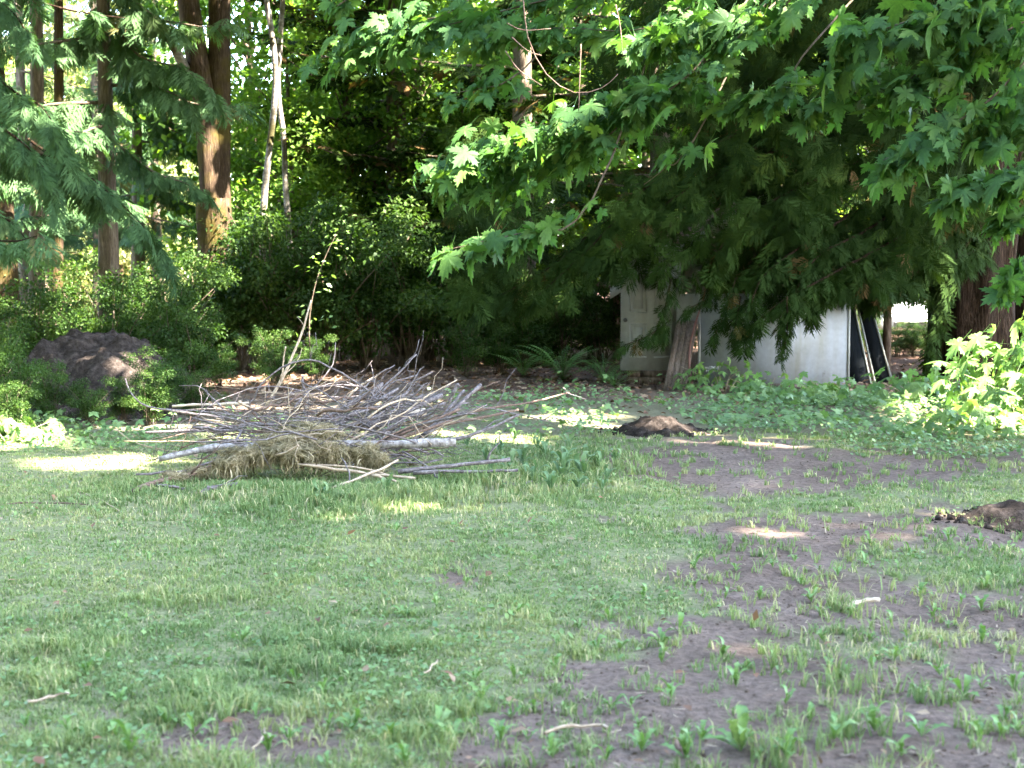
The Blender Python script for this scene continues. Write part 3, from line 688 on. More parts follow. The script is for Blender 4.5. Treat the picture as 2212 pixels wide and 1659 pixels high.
S = [
 ('log', 'long pale birch log lying across the front of the pile, its cut end at right', 'log', [(262, 597), (380, 572), (500, 545), (640, 538), (985, 530), (1300, 528), (1575, 520)], .020, .027, 'birch_log', (11.0, 11.3), 0),
 ('branch', 'thin grey branch reaching right and up from the cut end of the pale log', 'branch', [(1400, 522), (1575, 505), (1720, 460), (1855, 395)], .016, .007, 'twig', (11.5, 11.6), 3),
 ('branch', 'thin grey branch bent into a high arch over the pile', 'branch', [(680, 335), (715, 260), (800, 185), (890, 152), (960, 160), (1060, 208), (1190, 295), (1230, 340)], .007, .009, 'twig', (12.2, 12.2), 4),
 ('branch', 'tallest stick, rising from the back of the pile into the leaves', 'branch', [(725, 375), (800, 250), (860, 120), (903, 0), (935, -110)], .012, .006, 'tan_stick', (12.6, 12.9), 2),
 ('branch', 'short upright stick just left of the tallest stick', 'branch', [(800, 235), (812, 170), (822, 95)], .007, .005, 'tan_stick', (12.6, 12.6), 0),
 ('branch', 'knobbly stick pointing steeply up and right, with buds at its tip', 'branch', [(1150, 395), (1260, 270), (1340, 190), (1400, 130)], .009, .006, 'twig', (12.4, 12.7), 5),
 ('branch', 'stout grey branch with a cut end leaning up right at the top of the pile', 'branch', [(960, 430), (1120, 335), (1250, 258)], .017, .016, 'twig', (12.0, 12.3), 1),
 ('branch', 'grey branch parallel to and just below the stout cut branch at the top', 'branch', [(1010, 460), (1180, 365), (1320, 280)], .013, .010, 'twig', (11.9, 12.2), 1),
 ('branch', 'forked grey branch in the middle of the right side of the pile', 'branch', [(1100, 405), (1230, 365), (1365, 297)], .011, .008, 'twig', (11.9, 12.1), 3),
 ('branch', 'thick pale branch with a blunt end pointing right above the bare wood', 'branch', [(1180, 445), (1360, 378), (1515, 310)], .021, .018, 'twig', (12.1, 12.4), 0),
 ('branch', 'pale branch lying right under the thick blunt branch', 'branch', [(1170, 470), (1380, 400), (1530, 345)], .015, .012, 'twig', (12.2, 12.5), 1),
 ('branch', 'straight thick stick crossing the right side of the pile, longest of the upward ones', 'branch', [(1440, 490), (1560, 385), (1685, 264)], .015, .012, 'twig', (11.8, 12.3), 1),
 ('branch', 'stick beside the longest upward stick, ending lower', 'branch', [(1420, 500), (1520, 400), (1612, 288)], .014, .010, 'twig', (11.9, 12.3), 0),
 ('branch', 'short forked stub standing up at the right of the pile', 'branch', [(1545, 345), (1562, 300), (1588, 262)], .012, .014, 'twig', (12.5, 12.5), 0),
 ('branch', 'brown tinged stick sloping under the upward sticks at right', 'branch', [(1270, 510), (1440, 435), (1590, 372)], .013, .011, 'brown_stick', (11.7, 12.0), 0),
 ('branch', 'second brown tinged stick sloping at right, below the first', 'branch', [(1230, 525), (1420, 465), (1560, 420)], .012, .009, 'brown_stick', (11.6, 11.9), 1),
 ('branch', 'longest reddish stick stretching far right onto the grass, twig at its tip', 'branch', [(1330, 475), (1690, 378), (1900, 347), (2075, 298)], .014, .006, 'brown_stick', (12.4, 13.6), 1),
 ('branch', 'brown stick lying just below the longest reddish one', 'branch', [(1430, 455), (1640, 412), (1850, 375)], .014, .010, 'brown_stick', (12.6, 13.4), 0),
 ('branch', 'thin drooping twig at the far right end of the pile', 'branch', [(1640, 356), (1800, 382), (1930, 412), (1985, 424)], .006, .003, 'twig', (12.2, 12.4), 4),
 ('branch', 'thin side twig at the tip of the longest reddish stick', 'branch', [(2050, 275), (2075, 300), (2150, 328)], .004, .003, 'twig', (13.5, 13.6), 0),
 ('log', 'short chunk of bare pale split wood in the middle of the pile', 'log', [(1190, 440), (1290, 410), (1440, 385)], .036, .030, 'cut_wood', (12.3, 12.6), 0),
 ('branch', 'grey pole on the grass right of the moss, pointing right', 'branch', [(1320, 650), (1560, 630), (1815, 595)], .016, .012, 'twig', (10.9, 11.0), 1),
 ('branch', 'grey pole on the grass just in front of the other pole', 'branch', [(1390, 655), (1620, 645), (1850, 642)], .014, .010, 'twig', (10.8, 10.8), 1),
 ('branch', 'tan stick in the grass below the moss, crossed by another', 'branch', [(880, 620), (1150, 650), (1395, 678)], .010, .009, 'tan_stick', (10.8, 10.6), 0),
 ('branch', 'tan stick lying above the crossed tan sticks', 'branch', [(840, 612), (1080, 628), (1310, 672)], .008, .007, 'tan_stick', (10.9, 10.7), 0),
 ('branch', 'slanting tan stick crossing over the others in the grass', 'branch', [(1030, 720), (1180, 660), (1318, 598)], .008, .008, 'tan_stick', (10.3, 10.9), 0),
 ('branch', 'short tan stick at the grass edge of the pile', 'branch', [(1205, 672), (1310, 692)], .009, .008, 'tan_stick', (10.6, 10.5), 0),
 ('branch', 'dead brown limb on the ground at the left front of the pile', 'branch', [(150, 738), (270, 690), (400, 665), (500, 625)], .017, .014, 'brown_stick', (10.4, 10.9), 3),
 ('branch', 'curved grey branch rising from the left front into the pile', 'branch', [(285, 690), (420, 630), (540, 590), (600, 520), (625, 468)], .012, .008, 'twig', (10.7, 11.4), 2),
 ('branch', 'straight thin stick pointing left across the front of the pile', 'branch', [(160, 660), (330, 646), (510, 628)], .008, .009, 'twig', (10.8, 11.0), 0),
 ('branch', 'short grey stick on the grass at the left front', 'branch', [(250, 710), (310, 712), (375, 722)], .010, .008, 'twig', (10.4, 10.3), 0),
 ('branch', 'pale stick with a broken end lying in the grass below the moss', 'branch', [(445, 748), (500, 722), (610, 705)], .016, .012, 'twig', (10.2, 10.4), 1),
 ('branch', 'long thin branch pointing left from the middle of the pile', 'branch', [(200, 472), (400, 460), (560, 448), (720, 428)], .009, .011, 'twig', (11.7, 11.9), 2),
 ('branch', 'pale branch at the upper left edge of the pile', 'branch', [(322, 378), (430, 395), (560, 412), (720, 440)], .011, .011, 'twig', (12.3, 12.1), 2),
 ('branch', 'thin curled branch at the far left, its tip pointing up', 'branch', [(110, 238), (130, 290), (160, 325), (205, 356), (300, 372), (420, 376)], .005, .008, 'twig', (12.6, 12.4), 1),
 ('branch', 'thin curved twig at the upper left above the pale branch', 'branch', [(350, 268), (430, 268), (480, 300), (525, 345), (570, 400)], .004, .007, 'twig', (12.7, 12.4), 0),
 ('branch', 'straight pale stick along the upper left of the pile', 'branch', [(320, 362), (480, 354), (660, 345)], .010, .012, 'cut_wood', (13.0, 13.2), 0),
 ('branch', 'short upright stub at the top middle of the pile', 'branch', [(902, 320), (900, 270), (897, 225)], .009, .011, 'twig', (12.4, 12.4), 0),
 ('branch', 'thin twig bending up in the middle of the pile', 'branch', [(840, 400), (900, 320), (960, 262), (1030, 172), (1042, 78)], .008, .003, 'twig', (12.2, 12.5), 2),
 ('branch', 'thin twig in front of the knobbly stick', 'branch', [(1150, 310), (1215, 235), (1305, 178)], .005, .004, 'twig', (12.3, 12.5), 0),
 ('branch', 'forked thin twig pointing right above the bare wood', 'branch', [(1190, 350), (1270, 272), (1330, 240), (1402, 222)], .006, .004, 'twig', (12.3, 12.6), 2),
 ('branch', 'thin twig hanging down over the long grass below the pale log', 'branch', [(1055, 560), (1090, 620), (1110, 710)], .005, .004, 'twig', (11.0, 10.5), 0),
 ('branch', 'leaning stick in the left middle of the pile', 'branch', [(660, 355), (700, 410), (775, 470)], .010, .008, 'brown_stick', (12.0, 11.7), 0),
 ('branch', 'grey twigs sloping down right over the grass', 'branch', [(1340, 560), (1440, 610), (1530, 660)], .006, .004, 'twig', (11.2, 10.8), 2),
]
for i, (nm, lb, ct, pts, r0, r1, mt, Yr, tw) in enumerate(S):
    stick(nm, lb, ct, pts, r0, r1, mt, Yr, tw, 10, 'branches thrown on the brush pile', 100 + i)

def pile_stick(i, side):
    r = np.random.default_rng(5000 + i)
    if side == 'l': c = np.array([r.normal(-2.0, .36), r.normal(12.0, .5), r.uniform(.05, .52)]); az = r.normal(0, .5); el = r.normal(.04, .17); L = r.uniform(.5, 1.45); gl = 0
    elif side == 'r': c = np.array([r.normal(-1.15, .30), r.normal(12.1, .5), r.uniform(.05, .50)]); az = r.normal(.1, .5); el = r.uniform(.0, .62); L = r.uniform(.6, 1.4); gl = 1
    else: c = np.array([r.normal(-1.65, .5), r.normal(11.9, .45), r.uniform(.06, .60)]); az = r.uniform(-1.2, 1.2); el = r.normal(0, .15); L = r.uniform(.4, 1.1); gl = 2
    top = .62 * math.exp(-((c[0] + 1.55) / 1.05) ** 2) + .05; c[2] = min(c[2], top)
    d = np.array([math.cos(az) * math.cos(el), math.sin(az) * math.cos(el), math.sin(el)]); t = np.linspace(-.5, .5, 9)[:, None]
    bend = norm(np.cross(d, r.normal(size=3))) * r.normal(0, .26) * L + np.array([0, 0, r.uniform(-.10, .22) * L * (1 if side == 'l' else .3)])
    path = c + d * L * t + bend * (.25 - t ** 2) * 1.4 * (1 if side != 'r' else .35) + np.cumsum(r.normal(0, .013, (9, 3)), 0)
    r0 = r.choice([.0035, .005, .007, .010, .014] if side != 'l' else [.003, .0045, .006, .010]) ; mat = r.choice(['twig', 'twig', 'twig', 'twig', 'brown_stick', 'tan_stick'])
    a, b = (r0 * .45, r0) if side == 'l' else (r0, r0 * .6)
    m, cc = branch_mesh(path, a, b, mat, int(r.integers(1, 6)) if r0 < .009 else 1, 5, 7000 + i, .3)
    LB = ['thin grey twig fanning out left in the tangle of the brush pile', 'grey stick sloping up right in the tangle of the brush pile', 'short twig lying crosswise inside the tangle of the brush pile'][gl]
    tag(add_obj('branch', m, loc=cc), LB, 'branch', ['left twigs of the brush pile', 'right sticks of the brush pile', 'crosswise twigs of the brush pile'][gl])
for i in range(84): pile_stick(i, 'l')
for i in range(52): pile_stick(200 + i, 'r')
for i in range(72): pile_stick(400 + i, 'x')

def stray(label, pts, r0, r1, mat):
    w = np.array([DG(x, y, .02) for x, y in pts]); m, c = branch_mesh(smooth_path(w, 10), r0, r1, mat, 0, 6, len(label))
    tag(add_obj('branch', m, loc=c), label, 'branch', 'sticks lying on the lawn')
w = np.array([DG(0, 1094, .03), DG(90, 1085, .08), DG(190, 1090, .03)])
stray('thin reddish cane lying on the lawn at the far left edge', [(-60, 1100), (40, 1090), (120, 1084), (190, 1090)], .007, .004, 'brown_stick')
stray('thin pale twig on the lawn between the cane and the brush pile', [(145, 1058), (200, 1070), (260, 1105)], .004, .003, 'tan_stick')
stray('curved straw coloured stem on the near soil at bottom left', [(575, 1568), (570, 1590), (545, 1618)], .004, .003, 'tan_stick')
stray('pale stick lying on the dark soil at bottom middle', [(1175, 1585), (1230, 1572), (1300, 1566), (1310, 1572)], .006, .005, 'tan_stick')
stray('short curved stem on the lawn at lower middle', [(905, 1460), (930, 1445), (945, 1425)], .004, .003, 'tan_stick')
stray('bleached chip of wood in the grass at the right', [(1820, 1305), (1860, 1298), (1900, 1296)], .012, .010, 'cut_wood')
stray('short thick stick on the bare soil near the right bottom', [(1460, 1600), (1470, 1620)], .008, .007, 'brown_stick')
stray('small pale stick on the soil at the left bottom', [(60, 1510), (120, 1500), (150, 1498)], .007, .004, 'tan_stick')
stray('pale root end on the grass beside the dock plants', [(1085, 1040), (1120, 1044), (1150, 1040)], .014, .008, 'birch_log')

# moss draped on the pile
def moss(label, lumps, n_str, seed):
    r = np.random.default_rng(seed); g = Geo(); pos, nr = [], []
    for (cx, cyy, rx, ry, Y) in lumps:
        c = CR(cx, cyy, Y); sx, sz = rx * .226 * c[1] / FPX, ry * .226 * c[1] / FPX; sy = sx * .6
        m = 14; u = np.linspace(0, math.pi, m); v = np.linspace(0, 2 * math.pi, 18, endpoint=False); U, Vv = np.meshgrid(u, v, indexing='ij')
        D = np.stack([np.sin(U) * np.cos(Vv), np.sin(U) * np.sin(Vv), np.cos(U)], -1)
        k = .74 + 1.5 * (fbm(D[..., 0] * 2.2 + cx, D[..., 2] * 2.2 + D[..., 1] * 2, .7, seed) - .5)
        Vt = c + D * k[..., None] * [sx, sy, sz]; Vt[..., 2] = np.maximum(Vt[..., 2], hz(Vt[..., 0], Vt[..., 1]) - .01); F = []
        for i in range(m - 1):
            a = i * 18 + np.arange(18); b = i * 18 + (np.arange(18) + 1) % 18
            F += [np.stack([a, a + 18, b + 18], 1), np.stack([a, b + 18, b], 1)]
        g.add(Vt.reshape(-1, 3), np.concatenate(F), .25)
        q = norm(r.normal(size=(int(n_str * rx * ry / sum(l[2] * l[3] for l in lumps)), 3))); kk = .78 + 1.5 * (fbm(q[:, 0] * 2.2 + cx, q[:, 2] * 2.2 + q[:, 1] * 2, .7, seed) - .5); pos.append(c + q * [sx, sy, sz] * (kk * r.uniform(.8, 1.12, len(q)))[:, None]); nr.append(q)
    p = np.concatenate(pos); q = np.concatenate(nr); p[:, 2] = np.maximum(p[:, 2], hz(p[:, 0], p[:, 1]) + .01); n = len(p)
    rr_ = r.normal(size=(n, 3)); ax = norm(rr_ - (rr_ * q).sum(1, keepdims=True) * q * .85 + q * .12 + np.array([.25, 0, -.55])); 
    bv = np.array([[-.035, 0, 0], [.035, 0, 0], [.03, .5, .22], [-.03, .5, .22], [0, .9, -.1]]); bf = np.array([[0, 1, 2], [0, 2, 3], [3, 2, 4]])
    g.add(*scatter(bv, bf, p, ax, q + r.normal(size=(n, 3)) * .4, r.uniform(.025, .075, n), np.clip(r.normal(.5, .25, n), 0, 1)))
    hg = r.choice(n, n // 9); ph = p[hg] + [0, 0, -.02]; g.add(*scatter(bv * [1.2, 1, 1], bf, ph, np.array([0, -.2, -1.]) + r.normal(size=(len(hg), 3)) * .25, r.normal(size=(len(hg), 3)), r.uniform(.06, .16, len(hg)), r.random(len(hg))))
    o = g.build('moss_mat', M['moss']); return tag(o, label, 'moss', 'mats of dry moss on the brush pile')
moss('big tan mat of dry moss draped over the front of the brush pile', [(935, 476, 180, 52, 11.3), (790, 516, 130, 42, 11.1), (640, 570, 120, 32, 10.95), (850, 560, 150, 42, 10.95), (560, 608, 75, 26, 10.8), (990, 555, 90, 42, 10.95)], 19000, 3)
moss('small tan rag of moss hanging from the pale log right of the big mat', [(1165, 562, 75, 42, 11.0), (1230, 590, 40, 30, 10.95)], 2600, 4)
moss('thin brownish moss on the dead limb at the left front of the pile', [(330, 668, 80, 20, 10.7), (430, 645, 60, 16, 10.8)], 1500, 5)

# ------------------------------------------------------------------ open shed under the cedar
def part(name, geo, mat, parent, off=(0, 0, 0), smooth=False): return geo.build(name, M[mat] if isinstance(mat, str) else mat, parent, smooth, off)
def slab(a, b, c, d, th, jitter=0):
    """thick quad from four corners (a,b,c,d in order)"""
    q = np.array([a, b, c, d], float); n = norm(np.cross(q[1] - q[0], q[3] - q[0])) * th * .5
    V = np.concatenate([q + n, q - n]); F = [[0, 1, 2], [0, 2, 3], [6, 5, 4], [7, 6, 4]]
    for i in range(4):
        j = (i + 1) % 4; F += [[i, 4 + i, 4 + j], [i, 4 + j, j]]
    return V, np.array(F)

SX, SY, HALF, APEX, EAVE, DEEP = 3.72, 21.3, 1.9, 2.75, 1.55, 3.6
so = np.array([SX, SY, 0.]); shed = thing('open_shed', 'low open-fronted shed with a littered gable roof under the cedar', 'shed', so)
for sgn in (-1, 1):
    g = Geo(); n = 12
    for i in range(n):     # roof boards running up the slope
        y0, y1 = -.35 + (DEEP + .6) * i / n, -.35 + (DEEP + .6) * (i + .96) / n; dz = random.uniform(0, .02)
        g.add(*slab((0, y0, APEX + dz), (0, y1, APEX + dz), (sgn * (HALF + .35), y1, EAVE - .18 + dz), (sgn * (HALF + .35), y0, EAVE - .18 + dz), .035))
    part('roof', g, 'roof', shed)
    g = Geo(); g.add(*slab((0, -.39, APEX + .03), (sgn * (HALF + .38), -.39, EAVE - .17), (sgn * (HALF + .38), -.39, EAVE - .33), (0, -.39, APEX - .13), .03))
    part('barge_board', g, 'grey_board', shed)
    for yy in (0.0, DEEP):
        g = Geo(); g.add(*box(sgn * HALF - .05, sgn * HALF + .05, yy - .05, yy + .05, 0, EAVE - .03)); part('post', g, 'old_wood', shed)
g = Geo(); g.add(*box(-HALF, HALF, -.04, .05, EAVE - .12, EAVE)); part('tie_beam', g, 'old_wood', shed)
for i in range(10):          # back wall boards, some missing
    if i in (3, 7, 8, 11): continue
    x0 = -HALF + .06 + i * .37; xc = x0 + .18; top = APEX - (APEX - EAVE) * abs(xc) / HALF - .12
    g = Geo(); g.add(*box(x0, x0 + .34, DEEP - .02 + random.uniform(0, .012), DEEP + .005, .05, top - (random.uniform(.2, .7) if i % 3 == 1 else 0))); part('plank', g, 'old_wood', shed)
for i in range(8):           # left gable cladding and side
    y0 = .06 + i * .43; g = Geo(); g.add(*box(-HALF + .06, -HALF + .085, y0, y0 + .41, .1, EAVE - .1)); part('plank', g, 'old_wood', shed)
for i, xx in enumerate((1461, 1479, 1497, 1514)):   # pale slats high in the front opening
    a, b = DP(xx, 552, 21.25), DP(xx + 16, 632, 21.25); g = Geo(); g.add(*box(a[0], b[0], 21.22, 21.25 + .006 * i, b[2], a[2])); part('slat', g, 'grey_board', shed, so)

def panel_thing(name, label, cat, x0, x1, y0, y1, Y, th, mat, group=None):
    a, b = DP(x0, y0, Y), DP(x1, y1, Y); o = np.array([(a[0] + b[0]) / 2, Y, max(0., b[2])]); t = thing(name, label, cat, o, group)
    return t, a[0] - o[0], b[0] - o[0], max(0.0, b[2]) - o[2], a[2] - o[2]

# large white sheet
t, x0, x1, z0, z1 = panel_thing('white_sheet', 'large white painted sheet standing on edge in front of the shed', 'panel', 1509, 1834, 630, 834, 20.0, .03, 'white_panel', 'white sheets leaning at the shed')
z1 -= .03
g = Geo(); g.add(*box(x0 + .035, x1 - .035, -.012, .012, z0 - .03, z1)); part('panel', g, 'white_panel', t)
for xx in (x0, x1 - .035):
    g = Geo(); g.add(*box(xx, xx + .034, -.02, .02, z0 - .03, z1 + .005)); part('edge_strip', g, 'door_paint', t)
g = Geo()
for k in range(9):           # faint stencil near the lower left corner
    w_ = random.uniform(.008, .024); xx = x0 + .10 + k * .022; g.add(*box(xx, xx + w_ * .7, -.0145, -.0122, z0 + .245, z0 + .245 + random.choice([.025, .04])))
for k in range(7):
    xx = x0 + .11 + k * .026; g.add(*box(xx, xx + .016, -.0145, -.0122, z0 + .20, z0 + .228))
part('stencil_mark', g, plain('stencil', (.30, .29, .27), .7), t)
t, x0, x1, z0, z1 = panel_thing('white_sheet', 'smaller white sheet showing above and left behind the large one', 'panel', 1462, 1640, 634, 700, 20.35, .03, 'white_panel', 'white sheets leaning at the shed')
g = Geo(); g.add(*box(x0, x1, -.012, .012, -.0, z1)); part('panel', g, 'white_panel', t)
g = Geo(); g.add(*box(x0 + .4, x0 + .48, .02, .10, -.75, .2)); part('prop', g, 'old_wood', t)

# the panelled door
t, x0, x1, z0, z1 = panel_thing('panelled_door', 'old white panelled door with a dark knob, left end of the shed', 'door', 1342, 1468, 530, 800, 20.5, .04, 'door_paint')
g = Geo(); g.add(*box(x0, x1, -.018, .018, z0, z1)); part('slab', g, 'door_paint', t)
Wd = x1 - x0
for (u0, u1, v0, v1) in ((.14, .44, .10, .38), (.56, .86, .10, .38), (.14, .44, .46, .78), (.56, .86, .46, .78), (.14, .44, .84, .95), (.56, .86, .84, .95)):
    ax0, ax1, az0, az1 = x0 + u0 * Wd, x0 + u1 * Wd, z0 + v0 * (z1 - z0), z0 + v1 * (z1 - z0); g = Geo(); w_ = .022
    g.add(*box(ax0, ax1, -.027, -.0185, az0, az0 + w_)); g.add(*box(ax0, ax1, -.027, -.0185, az1 - w_, az1))
    g.add(*box(ax0, ax0 + w_, -.0265, -.0185, az0 + w_, az1 - w_)); g.add(*box(ax1 - w_, ax1, -.0265, -.0185, az0 + w_, az1 - w_))
    g.add(*box(ax0 + .06, ax1 - .06, -.024, -.0185, az0 + .06, az1 - .06)); part('panel', g, 'door_paint', t)
kz = DP(1350, 691, 20.5)[2] - (t.location.z)
g = Geo(); V, F = tube([[0, -.018, 0], [0, -.03, 0], [0, -.05, 0], [0, -.062, 0], [0, -.08, 0], [0, -.088, 0]], [.03, .03, .012, .024, .028, .012], 12); g.add(V + [x0 + .06, 0, kz], F); part('door_knob', g, 'iron', t, smooth=True)
for x, w_ in ((1368, .10), (1408, .16)):
    p = DG(x, 816); g = Geo(); z_ = t.location.z - .005; g.add(*box(-w_, w_, -.08, .08, 0, z_ * .55)); g.add(*box(-w_ * .8, w_ * .9, -.07, .075, z_ * .56, z_))
    o = g.build('wood_block', M['old_wood']); o.location = (DP(x, 816, 20.5)[0], 20.5, 0); tag(o, ['narrow dark block under the left of the panelled door', 'wide dark block under the middle of the panelled door'][w_ > .12], 'block', 'blocks under the door')

# leaning weathered board, cane, plank
q = [DP(1462, 694, 19.95), DP(1508, 693, 19.95), DP(1479, 862, 19.4), DP(1432, 846, 19.4)]; c = np.mean(q, 0); g = Geo()
nS = 4
for i in range(nS):
    a, b = i / nS + .004, (i + 1) / nS - .004; L = lambda p, r, s_: p + (r - p) * s_
    g.add(*slab(L(q[0], q[1], a), L(q[0], q[1], b), L(q[3], q[2], b) + [0, 0, random.uniform(-.04, .03)], L(q[3], q[2], a) + [0, 0, random.uniform(-.04, .03)], .025 + .004 * (i % 2)))
o = g.build('weathered_board', M['weathered'], off=c); o.location = c; tag(o, 'grey brown weathered board leaning between the door and the white sheet', 'board')
w = np.array([DP(x, y, Y) for x, y, Y in ((1526, 610, 20.0), (1518, 650, 19.9), (1503, 695, 19.8), (1492, 740, 19.7), (1489, 790, 19.6), (1497, 838, 19.5))]); V, F = tube(smooth_path(w, 16), np.linspace(.012, .018, 16), 6); V -= w[3]
o = add_obj('bramble_cane', make_mesh('bramble_cane', V, F, M['cane'], smooth=True), loc=w[3]); tag(o, 'dark red bent cane rising in front of the weathered board', 'cane')
a = DP(1632, 835, 19.5); g = Geo(); g.add(*box(0, .9, 0, .1, 0, .05)); o = g.build('plank', M['weathered']); o.location = (a[0], 19.45, .04); o.rotation_euler = (0, .02, -.05); tag(o, 'short brown plank lying on the leaves before the white sheet', 'plank')

# dark framed screens leaning at the right
for lb, q in (('dark framed screen leaning against the right edge of the white sheet', [DP(1790, 630, 20.9), DP(1837, 630, 20.9), DP(1881, 831, 20.3), DP(1836, 831, 20.3)]),
              ('outer dark framed screen leaning right of the first one', [DP(1845, 630, 21.1), DP(1872, 630, 21.1), DP(1928, 829, 20.6), DP(1890, 829, 20.6)])):
    q = np.array(q); c = q[2:].mean(0); t = thing('window_screen', lb, 'screen', c, 'framed screens at the shed'); q = q - c
    g = Geo(); g.add(*slab(*q, .012)); part('mesh_screen', g, 'dark_screen', t)
    for i in range(4):
        j = (i + 1) % 4; g = Geo(); V, F = tube(np.array([q[i], q[j]]) + [0, -.012, 0], .017, 4); g.add(V, F); part('frame', g, 'frame', t)
# more clutter inside the dark shed
for i, (x, y0, y1, w_) in enumerate(((1560, 560, 700, 10), (1640, 560, 760, 12), (1740, 570, 770, 9))):
    a, b = DP(x, y0, 22.5), DP(x + w_, y1, 22.5); g = Geo(); g.add(*box(0, b[0] - a[0], 0, .06, 0, a[2])); o = g.build('stored_plank', M['old_wood']); o.location = (a[0], 22.6, 0); o.rotation_euler = (.04, .03 * (i - 1), 0)
    tag(o, ['plank standing inside the shed behind the small white sheet', 'plank standing inside the shed in the middle of the opening', 'plank standing inside the shed near its right side'][i], 'plank', 'planks stored in the shed')

# ------------------------------------------------------------------ parked white car glimpsed past the big trunk
def car():
    o = np.array([11.0, 38.0, 0]); t = thing('parked_car', 'white parked car glimpsed in the sunny gap beside the big trunk', 'car', o)
    prof = [(-2.15, .35), (-2.2, .75), (-2.05, .95), (-1.5, 1.0), (-.95, 1.42), (.55, 1.45), (1.25, 1.0), (2.0, .88), (2.18, .7), (2.15, .32)]
    V, F = [], []
    ys = [(-.86, .93), (-.80, 1.0), (.80, 1.0), (.86, .93)]
    for y, s in ys: V += [[x * (.985 if s < 1 else 1), y * (1 - .12 * max(0, z - .95) / .5), z] for x, z in prof]
    n = len(prof)
    for k in range(3):
        for i in range(n): j = (i + 1) % n; F += [[k * n + i, k * n + j, (k + 1) * n + j], [k * n + i, (k + 1) * n + j, (k + 1) * n + i]]
    for k, flip in ((0, 0), (3, 1)):
        for i in range(1, n - 1): f = [k * n, k * n + i, k * n + i + 1]; F.append(f[::-1] if flip else f)
    g = Geo(); g.add(V, F); part('body', g, 'car_paint', t)
    for sy in (-1, 1):
        for (xa, xb, xc, xd) in ((-1.3, -.92, -.30, -.30), (-.22, -.22, .48, 1.02)):
            g = Geo(); y_ = sy * .875; yt = sy * .80; V, F = slab((xa, y_, 1.02), (xd, y_, 1.02), (xc, yt, 1.36), (xb, yt, 1.36), .02); g.add(V, F); part('side_window', g, 'car_glass', t)
        for x in (-1.35, 1.35):
            g = Geo(); V, F = tube([[x, sy * .70, .32], [x, sy * .885, .32]], .32, 18); g.add(V, F); w_ = part('wheel', g, 'rubber', t)
            g = Geo(); V, F = tube([[x, sy * .86, .32], [x, sy * .895, .32]], .19, 14); g.add(V, F); part('rim', g, 'frame', w_)
        g = Geo(); g.add(*box(2.10, 2.2, sy * .62 - .16, sy * .62 + .16, .62, .76)); part('headlight', g, 'lamp', t)
    for (xa, za, xb, zb) in ((.60, 1.43, 1.23, 1.04), (-1.0, 1.40, -1.47, 1.04)):
        g = Geo(); s_ = .02 if xa > 0 else -.02; V, F = slab((xa + s_, -.66, za), (xa + s_, .66, za), (xb + s_, .72, zb), (xb + s_, -.72, zb), .02); g.add(V, F); part('windscreen', g, 'car_glass', t)
car()

# ------------------------------------------------------------------ trees
def trunk_geo(path, r0, r1, sides=14, flute=.12, seed=0, flare=1.35, n=18):
    p = smooth_path(path, n); k = len(p); rad = np.linspace(r0, r1, k); rad *= 1 + (flare - 1) * np.exp(-np.linspace(0, 1, k) * 9)
    return tube(p, rad, sides, True, flute, seed)

def bough_sprays(path, step, size, rs, fan=.75, down=.55):
    """positions/axes/normals of sprays set along a bough, both sides and tip"""
    p = np.asarray(path); seg = np.linalg.norm(np.diff(p, axis=0), axis=1); L = np.concatenate([[0], np.cumsum(seg)])
    n = max(3, int(L[-1] / step)); t = np.linspace(.12, 1, n) * L[-1]
    q = np.stack([np.interp(t, L, p[:, i]) for i in range(3)], 1); tan = norm(np.gradient(q, axis=0)); side = norm(np.cross(tan, [0, 0, 1.]))
    pos, ax, nr, sc = [], [], [], []
    for s in (-1, 1):
        a = tan * .55 + side * s * fan + np.array([0, 0, -down]) + rs.normal(0, .2, (n, 3)); pos.append(q + rs.normal(0, .03, (n, 3))); ax.append(a)
        nr.append(np.array([0, 0, 1.]) * .7 + side * s * .55 + tan * .1 + rs.normal(0, .3, (n, 3))); sc.append(size * rs.uniform(.65, 1.2, n) * np.clip(1.15 - .5 * t / L[-1], .5, 1))
    pos.append(q[-2:]); ax.append(tan[-2:] + [0, 0, -.4]); nr.append(np.array([0, 0, 1.]) + rs.normal(0, .2, (2, 3))); sc.append(np.full(2, size))
    return np.concatenate(pos), np.concatenate(ax), np.concatenate(nr), np.concatenate(sc)

